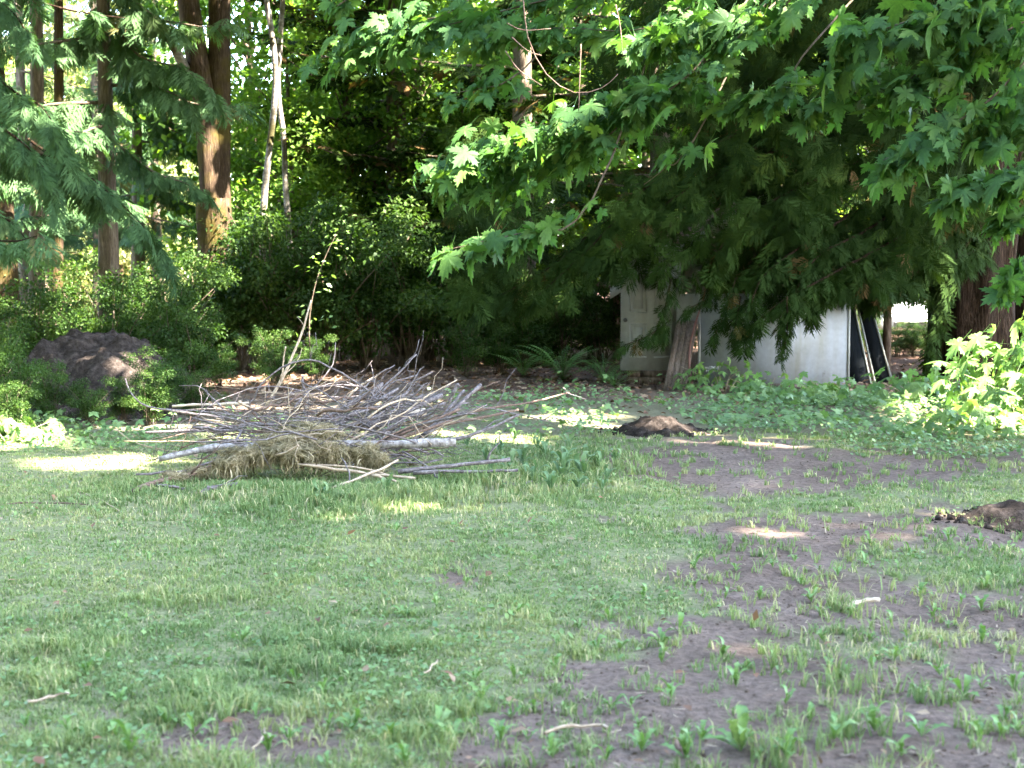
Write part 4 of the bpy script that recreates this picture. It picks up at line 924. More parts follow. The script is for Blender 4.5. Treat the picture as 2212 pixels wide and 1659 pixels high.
def conifer(name, label, group, base, height, r, z0, z1, nb, length, temps, size, step, mat, bark_m, seed, droop=.35, azf=None, carve_it=True, wild=.06, brown=.06, fan=.75, down=.55, lean=(0, 0), extra=()):
    rs = np.random.default_rng(seed); t = thing(name, label, 'tree', base, group); g = Geo()
    top = np.array([lean[0], lean[1], height]); g.add(*trunk_geo([[0, 0, -.1], [lean[0] * .3 + rs.normal(0, .05), rs.normal(0, .05), height * .4], top], r, r * .25, 16, .16, seed))
    lg = Geo(); P_, A_, N_, S_, T_ = [], [], [], [], []
    for i in range(nb):
        u = (i + rs.random()) / nb; z = z0 + (z1 - z0) * u; az = rs.uniform(0, 2 * math.pi) if azf is None else azf(rs)
        L = length(u) * rs.uniform(.75, 1.15); d = np.array([math.cos(az), math.sin(az), 0]); s = np.linspace(0, 1, 9)[:, None]
        path = np.array([lean[0] * z / height, lean[1] * z / height, z]) + d * L * s + np.array([0, 0, 1.]) * L * (.12 * s - droop * s ** 1.6 + .16 * s ** 5) + np.cumsum(rs.normal(0, .015 * L ** .5, (9, 3)), 0)
        lg.add(*tube(path, np.linspace(.012 + .008 * L, .005, 9), 5))
        a = bough_sprays(path, step, size, rs, fan, down); b = rs.uniform(0, .7); tt = np.clip(rs.normal(b, .12, len(a[0])), 0, .8)
        tt = np.where(rs.random(len(tt)) < brown, rs.uniform(.84, 1, len(tt)), tt)
        for l, v in zip((P_, A_, N_, S_, T_), (*a, tt)): l.append(v)
    for pts, sz, dn in extra:
        path = smooth_path(np.array(pts) - np.array(base), 12); lg.add(*tube(path, np.linspace(.022, .005, len(path)), 5)); a = bough_sprays(path, .05, sz * .72, rs, .7, dn); b = rs.uniform(.1, .7)
        for l, v in zip((P_, A_, N_, S_, T_), (*a, np.clip(rs.normal(b, .12, len(a[0])), 0, .8))): l.append(v)
    part('trunk', g, bark_m, t, smooth=True); part('limbs', lg, bark_m, t)['kind'] = 'stuff'
    Ps, As, Ns, Ss, Ts = (np.concatenate(x) for x in (P_, A_, N_, S_, T_))
    kc = carve(Ps + np.array(base), .22); Ps, As, Ns, Ss, Ts = (v[kc] for v in (Ps, As, Ns, Ss, Ts))
    fg = Geo(); scatter_mix(fg, temps, Ps, As, Ns, Ss, Ts); f = part('foliage', fg, mat, t); f['kind'] = 'stuff'
    return t

def leaf_cloud(rs, centers, radii, n, shell=.55):
    w = radii ** 2; idx = rs.choice(len(centers), n, p=w / w.sum()); q = norm(rs.normal(size=(n, 3))); rr = (shell + (1 - shell) * rs.random(n) ** .7)
    pos = centers[idx] + q * (radii[idx] * rr)[:, None] * np.array([1, 1, .62]); return pos, q, idx

def broadleaf(name, label, group, base, height, r, crown_r, zc, nclump, nleaf, lsize, mat, bark_m, seed, temps=LOZ, low=.25, crownshape=(1, 1, 1)):
    rs = np.random.default_rng(seed); t = thing(name, label, 'tree', base, group); g = Geo()
    tp = np.array([rs.normal(0, .3), rs.normal(0, .3), height]); g.add(*trunk_geo([[0, 0, -.1], tp * .5 + rs.normal(0, .12, 3), tp], r, r * .3, 12, .1, seed))
    c = norm(rs.normal(size=(nclump, 3))) * crown_r * rs.uniform(.3, 1, (nclump, 1)) ** .6 * np.array(crownshape) + np.array([tp[0] * .6, tp[1] * .6, zc]); c[:, 2] = np.maximum(c[:, 2], low * zc)
    rad = crown_r * rs.uniform(.22, .4, nclump); lg = Geo()
    for k in range(nclump):
        z = max(.6, c[k, 2] - crown_r * .4); s = np.array([tp[0] * z / height, tp[1] * z / height, min(z, height * .95)]); lg.add(*tube(smooth_path([s, (s + c[k]) / 2 + [0, 0, .15], c[k]], 6), np.linspace(r * .22, .012, 6)[:len(smooth_path([s, (s + c[k]) / 2, c[k]], 6))], 5))
    part('trunk', g, bark_m, t, smooth=True); part('limbs', lg, bark_m, t)['kind'] = 'stuff'
    pos, q, idx = leaf_cloud(rs, c, rad, nleaf); ax = q * .5 + rs.normal(size=q.shape) * .6 + [0, 0, -.25]; nr = np.array([0, 0, .9]) + q * .35 + rs.normal(size=q.shape) * .4
    fg = Geo(); scatter_mix(fg, temps, pos, ax, nr, lsize * rs.uniform(.65, 1.25, nleaf), np.clip(rs.random(nclump)[idx] * .6 + rs.normal(.2, .15, nleaf), 0, 1))
    part('foliage', fg, mat, t)['kind'] = 'stuff'; return t

def place(src, loc, rz, sc, label=None, group=None):
    c = copy_tree(src); c.location = loc; c.rotation_euler = (0, 0, rz); c.scale = (sc, sc, sc)
    if label: c['label'] = label
    if group: c['group'] = group
    return c

def X_at(dx, Y): return (dx * K - 512) * Y / FPX

# --- the great cedar beside the shed
BC = np.array([X_at(2100, 21.8), 21.8, 0])
bc = thing('cedar_tree', 'huge old cedar with a fluted dark trunk at the right end of the shed', 'tree', BC)
g = Geo(); g.add(*trunk_geo([[0, 0, -.1], [.05, 0, 3], [.1, .1, 7], [.1, .1, 13]], .62, .52, 44, .20, 5, 1.12, 26)); part('trunk', g, 'cedar_bark', bc, smooth=True)
rs = np.random.default_rng(77); Ps, As, Ns, Ss, Ts = [], [], [], [], []; lg = Geo()
def add_bough(pts, size=.42, step=.10, tint=None, thick=.03, brown=.015, fan=.75, down=.6):
    path = smooth_path(np.array(pts), 12); lg.add(*tube(path - BC, np.linspace(thick, .006, len(path)), 5))
    a = bough_sprays(path, step, size, rs, fan, down); b = rs.uniform(.0, .65) if tint is None else tint; tt = np.clip(rs.normal(b, .1, len(a[0])), 0, .8)
    tt = np.where(rs.random(len(tt)) < brown, rs.uniform(.84, 1, len(tt)), tt)
    for l, v in zip((Ps, As, Ns, Ss, Ts), (*a, tt)): l.append(v)
TR = lambda z: BC + np.array([0, -.3, z])
for pts in ([TR(3.2), DP(1900, 430, 20.6), DP(1720, 540, 19.6), DP(1640, 610, 19.2), DP(1610, 720, 19.1)], [TR(3.0), DP(2000, 480, 20.6), DP(1800, 590, 19.4), DP(1690, 650, 19.1), DP(1640, 690, 19)],
            [TR(4), DP(1850, 350, 20.8), DP(1640, 450, 19.9), DP(1560, 530, 19.6), DP(1540, 580, 19.5)], [TR(4.4), DP(1750, 300, 20.8), DP(1500, 400, 19.9), DP(1400, 480, 19.7), DP(1350, 540, 19.6)],
            [TR(2.4), DP(1950, 560, 20.4), DP(1850, 610, 19.8), DP(1740, 650, 19.4)], [TR(2.2), DP(2060, 560, 20.6), DP(2035, 660, 20.4), DP(2005, 760, 20.3)],
            [TR(2.0), DP(2100, 545, 20.8), DP(2040, 570, 20.5)], [TR(4.8), DP(1700, 250, 20.8), DP(1450, 360, 20), DP(1280, 530, 19.8), DP(1150, 650, 19.8)],
            [TR(4.8), DP(1650, 330, 20.8), DP(1350, 450, 20.2), DP(1200, 570, 20), DP(1060, 650, 20)], [TR(3.6), DP(1900, 480, 20.2), DP(1760, 560, 19.4), DP(1690, 700, 19)], [TR(3.0), DP(1900, 560, 20.2), DP(1790, 620, 19.6), DP(1760, 660, 19.5)], [TR(2.6), DP(2060, 500, 20.6), DP(2000, 570, 20.3), DP(1950, 610, 20.2), DP(1900, 640, 20)], [TR(2.9), DP(2040, 440, 20.6), DP(1960, 520, 20.3), DP(1880, 570, 20)], [TR(2.4), DP(2060, 560, 20.8), DP(2010, 610, 20.8), DP(1900, 620, 20.8)], [TR(2.4), DP(2080, 540, 20.8), DP(2030, 590, 20.9), DP(1985, 600, 20.9), DP(1900, 630, 20.9)]):
    add_bough(pts, .36, .085)
for pts in ([DP(1450, 600, 19.6), DP(1436, 670, 19.5), DP(1430, 720, 19.5)], [DP(1450, 690, 19.5), DP(1400, 725, 19.45), DP(1350, 745, 19.4)], [DP(1590, 600, 19.3), DP(1560, 690, 19.3), DP(1540, 730, 19.3)],
            [DP(1600, 640, 19.2), DP(1590, 700, 19.2), DP(1585, 730, 19.2)], [DP(1700, 640, 19), DP(1700, 720, 18.9), DP(1690, 760, 18.9)], [DP(1560, 560, 19.6), DP(1530, 640, 19.5), DP(1490, 665, 19.4)]):
    add_bough(pts, .24, .08, .15, .010, .02)
# the body of its drooping foliage in front of and over the shed
low = np.array([[1000, 690], [1120, 690], [1240, 670], [1330, 620], [1345, 615], [1450, 640], [1530, 620], [1600, 655], [1690, 680], [1780, 655], [1860, 655], [1930, 665], [2000, 650], [2025, 545], [2090, 500], [2300, 470]])
n = 8600; x = rs.uniform(980, 2260, n); yb = np.interp(x, low[:, 0], low[:, 1]); y = yb - 30 - (rs.random(n) ** 1.0) * (yb + 30)
dens = np.clip(.38 + .9 * (fbm(x, y, 170, 301, 3) - .5) * 2 + .25 * sstep(330, 80, np.abs(x - 1650)), .05, 1) * np.where(x < 1250, sstep(150, 420, y) * .8, 1) * np.where(x > 2020, .65 * sstep(620, 420, y) + .2, 1)
for hx, hy, hrx, hry in ((1545, 500, 55, 26), (1835, 470, 50, 34), (1668, 556, 60, 26), (1500, 585, 42, 36)):
    dens = dens * (1 - .93 * np.exp(-(((x - hx) / hrx) ** 2 + ((y + 14 - hy) / hry) ** 2) ** 2))
k = rs.random(n) < dens; x, y = x[k], y[k]; Yd = rs.uniform(19.4, 22.5, len(x)); Yd = np.where(y > 420, rs.uniform(19.2, 20.9, len(x)), Yd)
pos = np.array([DP(a, b, c) for a, b, c in zip(x, y, Yd)]); n = len(pos); sd = np.where(rs.random(n) < .6, -1, 1)
ax = np.stack([sd * rs.uniform(.1, .8, n), rs.uniform(-.5, .1, n), -rs.uniform(.25, .8, n)], 1); nr = np.stack([-sd * .3 + rs.normal(0, .3, n), -.45 + rs.normal(0, .3, n), rs.uniform(.3, .9, n)], 1)
tt = np.clip(.25 + (fbm(x, y, 120, 311, 2) - .5) * 1.2 + rs.normal(0, .1, n), 0, .8); tt = np.where(rs.random(n) < .012 + .03 * sstep(1800, 2100, x), rs.uniform(.84, 1, n), tt)
for l, v in zip((Ps, As, Ns, Ss, Ts), (pos, ax, nr, rs.uniform(.18, .36, n), tt)): l.append(v)
m_ = 260; x = rs.uniform(1860, 2035, m_); y = 470 + (195 - 45 * np.exp(-((x - 1965) / 42) ** 2)) * rs.random(m_); pos = np.array([DP(a, b, c) for a, b, c in zip(x, y - 12, rs.uniform(20.2, 21.2, m_))]); sd = np.where(rs.random(m_) < .5, -1, 1)
for l, v in zip((Ps, As, Ns, Ss, Ts), (pos, np.stack([sd * rs.uniform(.1, .7, m_), rs.uniform(-.4, .1, m_), -rs.uniform(.3, .8, m_)], 1), np.stack([rs.normal(0, .3, m_), -.6 + rs.normal(0, .3, m_), rs.uniform(.2, .7, m_)], 1), rs.uniform(.16, .3, m_), np.clip(rs.normal(.3, .2, m_), 0, .8))): l.append(v)
# upper crown beyond the frame
for i in range(60):
    z = rs.uniform(5.5, 12.5); az = rs.uniform(0, 6.28); L = rs.uniform(2, 4.6) * (1 - .35 * (z - 5.5) / 7); d = np.array([math.cos(az), math.sin(az), 0]); s = np.linspace(0, 1, 6)[:, None]
    path = BC + [0, 0, z] + d * L * s + np.array([0, 0, -.25]) * L * s ** 1.6
    a = bough_sprays(path, .30, .95, rs); 
    for l, v in zip((Ps, As, Ns, Ss, Ts), (*a, np.full(len(a[0]), .3))): l.append(v)
Ps, As, Ns, Ss, Ts = (np.concatenate(v) for v in (Ps, As, Ns, Ss, Ts)); big = Ss > .6
kk = carve(Ps, .35) | ~big; Ps, As, Ns, Ss, Ts, big = (v[kk] for v in (Ps, As, Ns, Ss, Ts, big))
fg = Geo(); near_ = ~big; scatter_mix(fg, SPRAY, Ps[near_] - BC, As[near_], Ns[near_], Ss[near_], Ts[near_]); scatter_mix(fg, SPRAY_LO, Ps[big] - BC, As[big], Ns[big], Ss[big], Ts[big])
part('limbs', lg, 'cedar_bark', bc)['kind'] = 'stuff'; part('foliage', fg, 'cedar', bc)['kind'] = 'stuff'

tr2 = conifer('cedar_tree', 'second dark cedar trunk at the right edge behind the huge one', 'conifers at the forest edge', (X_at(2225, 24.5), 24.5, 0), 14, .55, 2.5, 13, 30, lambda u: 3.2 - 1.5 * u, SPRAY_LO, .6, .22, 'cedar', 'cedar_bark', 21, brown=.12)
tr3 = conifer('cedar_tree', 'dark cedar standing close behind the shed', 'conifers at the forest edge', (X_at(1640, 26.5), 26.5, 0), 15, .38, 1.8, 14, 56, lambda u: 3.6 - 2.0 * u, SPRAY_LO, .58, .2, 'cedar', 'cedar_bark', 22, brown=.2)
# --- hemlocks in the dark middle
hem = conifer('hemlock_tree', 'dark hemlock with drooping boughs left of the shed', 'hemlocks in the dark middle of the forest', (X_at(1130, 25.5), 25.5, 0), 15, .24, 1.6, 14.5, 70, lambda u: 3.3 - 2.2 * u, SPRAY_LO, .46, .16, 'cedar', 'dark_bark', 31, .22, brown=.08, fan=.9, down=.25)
place(hem, (X_at(860, 27.5), 27.5, 0), 2.1, 1.05, 'dark hemlock behind the brush pile, right of the pale slender trunks')
place(hem, (X_at(1420, 28.5), 28.5, 0), 4.0, 1.1, 'dark hemlock behind the left roof edge of the shed')
# --- cedars at the left
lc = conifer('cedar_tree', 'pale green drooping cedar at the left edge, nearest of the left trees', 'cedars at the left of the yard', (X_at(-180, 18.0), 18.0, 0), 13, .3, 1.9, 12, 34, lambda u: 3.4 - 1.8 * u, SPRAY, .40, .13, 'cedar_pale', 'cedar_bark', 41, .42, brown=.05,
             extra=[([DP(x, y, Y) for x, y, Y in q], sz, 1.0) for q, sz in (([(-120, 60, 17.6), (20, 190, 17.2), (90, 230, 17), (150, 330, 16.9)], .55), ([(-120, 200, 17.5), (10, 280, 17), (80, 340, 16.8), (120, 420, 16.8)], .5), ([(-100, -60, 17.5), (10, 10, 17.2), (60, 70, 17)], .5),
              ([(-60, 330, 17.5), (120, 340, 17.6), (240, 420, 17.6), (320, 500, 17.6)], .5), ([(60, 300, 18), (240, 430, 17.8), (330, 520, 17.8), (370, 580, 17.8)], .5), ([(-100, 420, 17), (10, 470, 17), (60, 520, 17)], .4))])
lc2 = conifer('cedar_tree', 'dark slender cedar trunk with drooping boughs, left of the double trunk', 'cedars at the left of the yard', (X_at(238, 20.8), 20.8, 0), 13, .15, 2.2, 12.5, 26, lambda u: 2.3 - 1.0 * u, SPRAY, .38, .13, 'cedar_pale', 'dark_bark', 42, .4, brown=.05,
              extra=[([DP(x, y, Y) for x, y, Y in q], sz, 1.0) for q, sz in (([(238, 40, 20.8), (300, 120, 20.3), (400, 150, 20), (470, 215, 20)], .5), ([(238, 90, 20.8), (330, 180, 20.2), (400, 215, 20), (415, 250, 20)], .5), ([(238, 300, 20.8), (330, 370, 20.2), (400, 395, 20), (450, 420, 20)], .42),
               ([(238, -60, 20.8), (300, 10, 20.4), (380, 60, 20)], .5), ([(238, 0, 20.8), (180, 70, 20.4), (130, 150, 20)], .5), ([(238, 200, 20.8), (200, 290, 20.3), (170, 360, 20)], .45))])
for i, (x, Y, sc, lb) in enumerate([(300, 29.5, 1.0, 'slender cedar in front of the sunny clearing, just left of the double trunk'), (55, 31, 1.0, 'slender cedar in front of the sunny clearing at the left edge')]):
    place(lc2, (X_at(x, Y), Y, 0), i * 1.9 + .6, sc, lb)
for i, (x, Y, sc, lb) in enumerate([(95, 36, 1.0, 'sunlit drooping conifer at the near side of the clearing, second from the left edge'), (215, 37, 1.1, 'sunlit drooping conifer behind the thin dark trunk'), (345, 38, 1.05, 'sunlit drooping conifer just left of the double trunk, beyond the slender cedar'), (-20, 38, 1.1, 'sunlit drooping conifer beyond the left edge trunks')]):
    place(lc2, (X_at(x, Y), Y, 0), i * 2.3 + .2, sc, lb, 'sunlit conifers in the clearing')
# --- double maple trunk
B = np.array([X_at(468, 24.0), 24.0, 0]); dm = thing('maple_tree', 'big mossy maple with a double trunk behind the left shrubs', 'tree', B)
jn = DP(462, 430, 24) - B; g = Geo(); g.add(*trunk_geo([[0, 0, -.1], [.02, 0, 1.5], jn], .31, .28, 22, .16, 3, 1.35)); g.add(*trunk_geo([jn - [0, 0, .5], DP(445, 240, 24) - B, DP(415, 60, 24) - B, DP(395, -120, 24) - B, DP(360, -500, 24) - B], .20, .16, 18, .14, 4, 1.0))
g.add(*trunk_geo([jn - [-.06, -.03, .5], DP(474, 250, 24.1) - B, DP(473, 60, 24.1) - B, DP(478, -120, 24.1) - B, DP(500, -500, 24) - B], .19, .16, 18, .14, 6, 1.0)); part('trunk', g, 'maple_bark', dm, smooth=True)
rs = np.random.default_rng(5); c = rs.uniform(-1, 1, (26, 3)) * [4, 3.5, 2.2] + [0, 0, 9.5]; pos, q, idx = leaf_cloud(rs, c, np.full(26, 1.3), 3800); k = carve(pos + B, .2); fg = Geo()
scatter_mix(fg, LOZ, pos[k], (q + [0, 0, -.3])[k], (np.array([0, 0, 1.]) + q * .4)[k], rs.uniform(.25, .42, k.sum()), rs.random(k.sum())); part('foliage', fg, 'deep', dm)['kind'] = 'stuff'
g = Geo(); V, F = tube(smooth_path([DP(400, 150, 23.9) - B, DP(370, 90, 23.6) - B, DP(345, 60, 23.4) - B], 6), [.09, .08, .08, .07, .06][:len(smooth_path([DP(400, 150, 23.9), DP(370, 90, 23.6), DP(345, 60, 23.4)], 6))], 10); g.add(V, F); part('limb', g, 'alder_bark', dm, smooth=True)
# --- slender pale trunks
for nm, pts, r0, lb in (('alder_tree', [(569, 790), (566, 600), (570, 440), (581, 330), (595, 200), (592, 110), (575, -10), (560, -160)], .062, 'slender pale trunk crossing in front of its neighbour, leaning left at the top'),
                        ('alder_tree', [(640, 800), (628, 560), (617, 400), (613, 300), (601, 200), (605, 90), (612, -10), (620, -160)], .054, 'slender pale trunk with mossy patches, right one of the crossing pair')):
    Yt = 24.6 if r0 > .06 else 24.9; w = np.array([DP(x, y, Yt) for x, y in pts]); B = w[0] * [1, 1, 0]; t = thing(nm, lb, 'tree', B, 'slender pale trunks'); g = Geo(); g.add(*trunk_geo(w - B, r0, r0 * .75, 10, .06, int(r0 * 1000 + 8), 1.1, 28)); part('trunk', g, 'alder_bark', t, smooth=True)
    rs = np.random.default_rng(int(r0 * 1000 + 8)); tip = w[-1] - B; g = Geo()
    for kk_ in range(6):
        d = norm(rs.normal(size=3) * [1, 1, .3]); g.add(*tube(smooth_path([tip - [0, 0, rs.uniform(0, 1)], tip + d * .8 + [0, 0, .4], tip + d * 1.6 + [0, 0, .6]], 5), .015, 5))
    part('limbs', g, 'alder_bark', t)['kind'] = 'stuff'
    pos, q, idx = leaf_cloud(rs, tip + rs.uniform(-1.3, 1.3, (10, 3)) + [0, 0, .6], np.full(10, .8), 900); fg = Geo(); k = carve(pos + B, .2); scatter_mix(fg, LOZ, pos[k], q[k] + [0, 0, -.3], np.array([0, 0, 1.]) + q[k] * .5, rs.uniform(.12, .2, k.sum()), rs.random(k.sum())); part('foliage', fg, 'deep', t)['kind'] = 'stuff'
# --- thin trunks at the far left
for x, xt, Y, r, mt, lb in ((22, 8, 21, .17, 'maple_bark', 'leaning orange brown trunk at the left edge of the frame'), (75, 80, 23, .14, 'dark_bark', 'thin dark trunk right of the leaning orange trunk'), (118, 125, 24, .10, 'maple_bark', 'thinnest mossy trunk at the left between the cedars'), (-30, -30, 24, .22, 'cedar_bark', 'dark trunk just outside the left edge')):
    B = np.array([X_at(x, Y), Y, 0]); t = thing('maple_tree', lb, 'tree', B, 'thin trunks at the left'); g = Geo(); tp = np.array([X_at(xt, Y) - B[0] + (xt - x) * .02, .2, 9.]); g.add(*trunk_geo([[0, 0, -.1], tp * .4 + [.04, 0, 0], tp], r, r * .6, 12, .12, x + 99)); part('trunk', g, mt, t, smooth=True)
    rs = np.random.default_rng(x + 300); c = tp + rs.uniform(-1.5, 1.5, (9, 3)); pos, q, idx = leaf_cloud(rs, c, np.full(9, .9), 700); fg = Geo(); k = carve(pos + B, .2); scatter_mix(fg, LOZ, pos[k], q[k] + [0, 0, -.3], np.array([0, 0, 1.]) + q[k] * .5, rs.uniform(.2, .34, k.sum()), rs.random(k.sum())); part('foliage', fg, 'deep', t)['kind'] = 'stuff'

# --- broadleaf trees filling the forest
bl = broadleaf('forest_tree', 'leafy green tree standing in the depth of the forest', 'leafy trees in the depth of the forest', (X_at(560, 31), 31, 0), 9, .14, 3.0, 5.0, 42, 9000, .17, 'deep', 'dark_bark', 51, crownshape=(1, .8, 1.45), low=.15)
bl2 = broadleaf('forest_tree', 'leafy green tree standing in the depth of the forest', 'leafy trees in the depth of the forest', (X_at(760, 34), 34, 0), 10, .16, 3.4, 5.5, 44, 9000, .19, 'deep', 'dark_bark', 52, crownshape=(1, .8, 1.45), low=.12)
FOR = [(640, 27, .62), (760, 27.5, .66), (560, 29, .55), (900, 28, .7), (1010, 27.5, .6), (690, 32, .9),  (980, 33, 1.0), (1120, 31, .9), (1250, 35, 1.1), (1400, 32, 1.0), (1560, 36, 1.1), (1720, 33, .95), (1850, 36, 1.1), (2100, 34, 1.1), (2240, 31, 1.0), (880, 37, .95), (1080, 38, .95), (1330, 42, 1.2), (1650, 43, 1.35), (1980, 45, 1.3), (2300, 41, 1.3), (700, 47, .9), (1250, 48, 1.1), (1500, 49, 1.5), (1800, 50, 1.5), (2200, 50, 1.5)]
for i, (x, Y, s) in enumerate(FOR):
    if 9.2 < X_at(x, Y) < 14.5 and Y < 40: continue
    place([bl, bl2][i % 2], (X_at(x, Y), Y, 0), i * 1.3, s)
# --- sunlit trees beyond the clearing at the left
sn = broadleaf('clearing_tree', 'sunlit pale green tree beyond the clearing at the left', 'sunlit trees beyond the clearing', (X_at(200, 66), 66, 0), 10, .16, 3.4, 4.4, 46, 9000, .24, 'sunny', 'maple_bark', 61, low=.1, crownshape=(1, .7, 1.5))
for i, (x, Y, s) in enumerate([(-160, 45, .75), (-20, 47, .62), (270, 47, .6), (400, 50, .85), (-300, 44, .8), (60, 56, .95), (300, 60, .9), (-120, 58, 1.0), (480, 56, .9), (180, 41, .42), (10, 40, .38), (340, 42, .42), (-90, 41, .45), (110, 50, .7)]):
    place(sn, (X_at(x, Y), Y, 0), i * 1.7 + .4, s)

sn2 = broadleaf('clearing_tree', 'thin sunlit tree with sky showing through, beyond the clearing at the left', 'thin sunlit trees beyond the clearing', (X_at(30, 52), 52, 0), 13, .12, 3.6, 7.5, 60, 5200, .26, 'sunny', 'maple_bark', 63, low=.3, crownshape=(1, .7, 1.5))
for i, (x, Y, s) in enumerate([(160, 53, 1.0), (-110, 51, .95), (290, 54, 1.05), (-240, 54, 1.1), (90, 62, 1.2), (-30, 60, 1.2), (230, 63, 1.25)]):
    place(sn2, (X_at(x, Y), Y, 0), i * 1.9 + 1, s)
# --- shrubs at the forest edge
def shrub(label, group, seed, R=1.2, Hh=2.4, n=8500, ls=.068, mat='shrub'):
    rs = np.random.default_rng(seed); t = thing('leafy_shrub', label, 'shrub', (0, 0, 0), group); lg = Geo(); tips = []
    for k in range(16):
        az = rs.uniform(0, 6.28); rr = R * rs.uniform(.2, 1); e = np.array([math.cos(az) * rr, math.sin(az) * rr, Hh * rs.uniform(.35, 1.18) * (1 - .3 * rr / R)]); s = np.array([rs.normal(0, .12), rs.normal(0, .12), 0])
        pth = smooth_path([s, (s + e) / 2 * [.7, .7, 1.15], e], 8); lg.add(*tube(pth, np.linspace(.018, .005, len(pth)), 5)); tips += [pth[-1], pth[len(pth) * 2 // 3], pth[len(pth) // 2]]
    c = np.array(tips); c = c + rs.normal(0, .12, c.shape); pos, q, idx = leaf_cloud(rs, c, np.full(len(c), .34) * rs.uniform(.5, 1.2, len(c)), n, .1); pos[:, 2] = np.maximum(pos[:, 2], .05)
    fg = Geo(); scatter_mix(fg, OVAL, pos, q * .7 + rs.normal(size=q.shape) * .5 + [0, 0, -.15], np.array([0, 0, 1.]) + q * .3 + rs.normal(size=q.shape) * .35, ls * rs.uniform(.6, 1.25, n), np.clip(rs.random(len(c))[idx] * .6 + rs.normal(.15, .15, n), 0, 1))
    part('stems', lg, 'dark_bark', t)['kind'] = 'stuff'; part('foliage', fg, mat, t)['kind'] = 'stuff'; return t
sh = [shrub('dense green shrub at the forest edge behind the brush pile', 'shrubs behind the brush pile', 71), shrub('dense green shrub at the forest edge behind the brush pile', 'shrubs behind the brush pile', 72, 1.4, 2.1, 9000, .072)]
SHR = [(430, 770, 23.0, .9), (530, 775, 23.3, 1.1), (610, 780, 23.4, 1.2), (700, 785, 23.2, 1.2), (800, 785, 23.6, 1.1), (890, 785, 24.0, 1.05), (970, 780, 24.2, .85), (570, 0, 25.5, 1.25), (760, 0, 26, 1.35), (920, 0, 26, 1.2), (1060, 0, 26, 1.0)]
for i, (x, _, Y, s) in enumerate(SHR):
    (lambda o: (setattr(o, 'location', (X_at(x, Y), Y, 0)), setattr(o, 'rotation_euler', (0, 0, i * 2.1)), setattr(o, 'scale', (s, s, s))))(sh[i] if i < 2 else copy_tree(sh[i % 2]))
LSH = [(60, 19.5, .55), (170, 19.8, .5), (280, 20.2, .62), (370, 19.5, .72), (-20, 18.5, .6), (350, 22, .85), (190, 23, .6), (90, 22.5, .62), (-60, 21, .8), (420, 18.6, .5), (-10, 16.2, .5), (40, 15.5, .35), (110, 14.9, .3), (350, 16.0, .36), (330, 15.2, .28), (190, 14.6, .25), (20, 13.6, .26), (-40, 14.0, .4), (420, 15.5, .25), (265, 15.0, .22), (80, 18.4, .7), (250, 18.6, .75)]
for i, (x, Y, s) in enumerate(LSH):
    o = place(sh[i % 2], (X_at(x, Y), Y, 0), i * 1.9, s, 'green shrub growing around the large dirt mound at the left', 'shrubs around the dirt mound')
    if Y < 16.5: o['label'] = 'low green bush in front of the large dirt mound at the left'; o['group'] = 'low bushes before the dirt mound'
for i, (x, Y, s) in enumerate([(1060, 24.2, .6), (1140, 24.0, .6), (1220, 24.4, .62), (1300, 24.6, .62), (1090, 25.2, .75), (1180, 25.6, .9), (1280, 26.0, .95), (1380, 26.5, .85), (1480, 27.5, .9), (1580, 28, .8), (1700, 28.5, .85), (1800, 28.2, .7), (1880, 28.0, .42), (1915, 26.6, .24), (1935, 27.2, .26), (1955, 27.8, .26), (1975, 27.0, .26), (1995, 27.4, .28), (2020, 27.6, .4), (1970, 31, .26), (2040, 28.5, .6), (2150, 27, .8), (2260, 26, .9), (1020, 26.5, .8)]):
    place(sh[i % 2], (X_at(x, Y), Y, 0), i * 1.3, s, 'dark shrub in the deep shade behind the shed and the ferns', 'shrubs in the shade behind the shed')
for i, (x, Y, s) in enumerate([(470, 19.8, .3), (590, 20.5, .36), (680, 21, .3), (1010, 22, .4), (1080, 22.5, .35)]):
    place(sh[(i + 1) % 2], (X_at(x, Y), Y, 0), i * 2.7, s, 'knee high bush at the back of the path behind the brush pile', 'low bushes along the path')
# pale leaved sapling lit by the sun
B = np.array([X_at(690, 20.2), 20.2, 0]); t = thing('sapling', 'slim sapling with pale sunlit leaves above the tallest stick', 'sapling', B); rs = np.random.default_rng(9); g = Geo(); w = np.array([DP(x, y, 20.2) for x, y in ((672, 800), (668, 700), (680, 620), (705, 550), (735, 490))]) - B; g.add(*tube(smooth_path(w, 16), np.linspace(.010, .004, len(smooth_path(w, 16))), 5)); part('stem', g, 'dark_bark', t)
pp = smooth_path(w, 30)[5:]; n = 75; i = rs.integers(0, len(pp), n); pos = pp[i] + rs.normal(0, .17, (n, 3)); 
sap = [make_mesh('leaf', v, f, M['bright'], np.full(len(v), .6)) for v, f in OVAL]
for k in range(n):
    o = add_obj('leaf', sap[k % 3], t, pos[k]); s = rs.uniform(.06, .11); o.scale = (s, s, s); o.rotation_euler = (rs.normal(-.3, .4), rs.normal(0, .4), rs.uniform(0, 6.28))
for lb, x, Y in (('small sunlit bush behind the left end of the brush pile', 320, 14.8), ('small sunlit bush at the base of the sapling', 600, 19.6)):
    o = place(sh[0], (X_at(x, Y), Y, 0), 1.0, .28, lb, 'small bushes behind the pile')

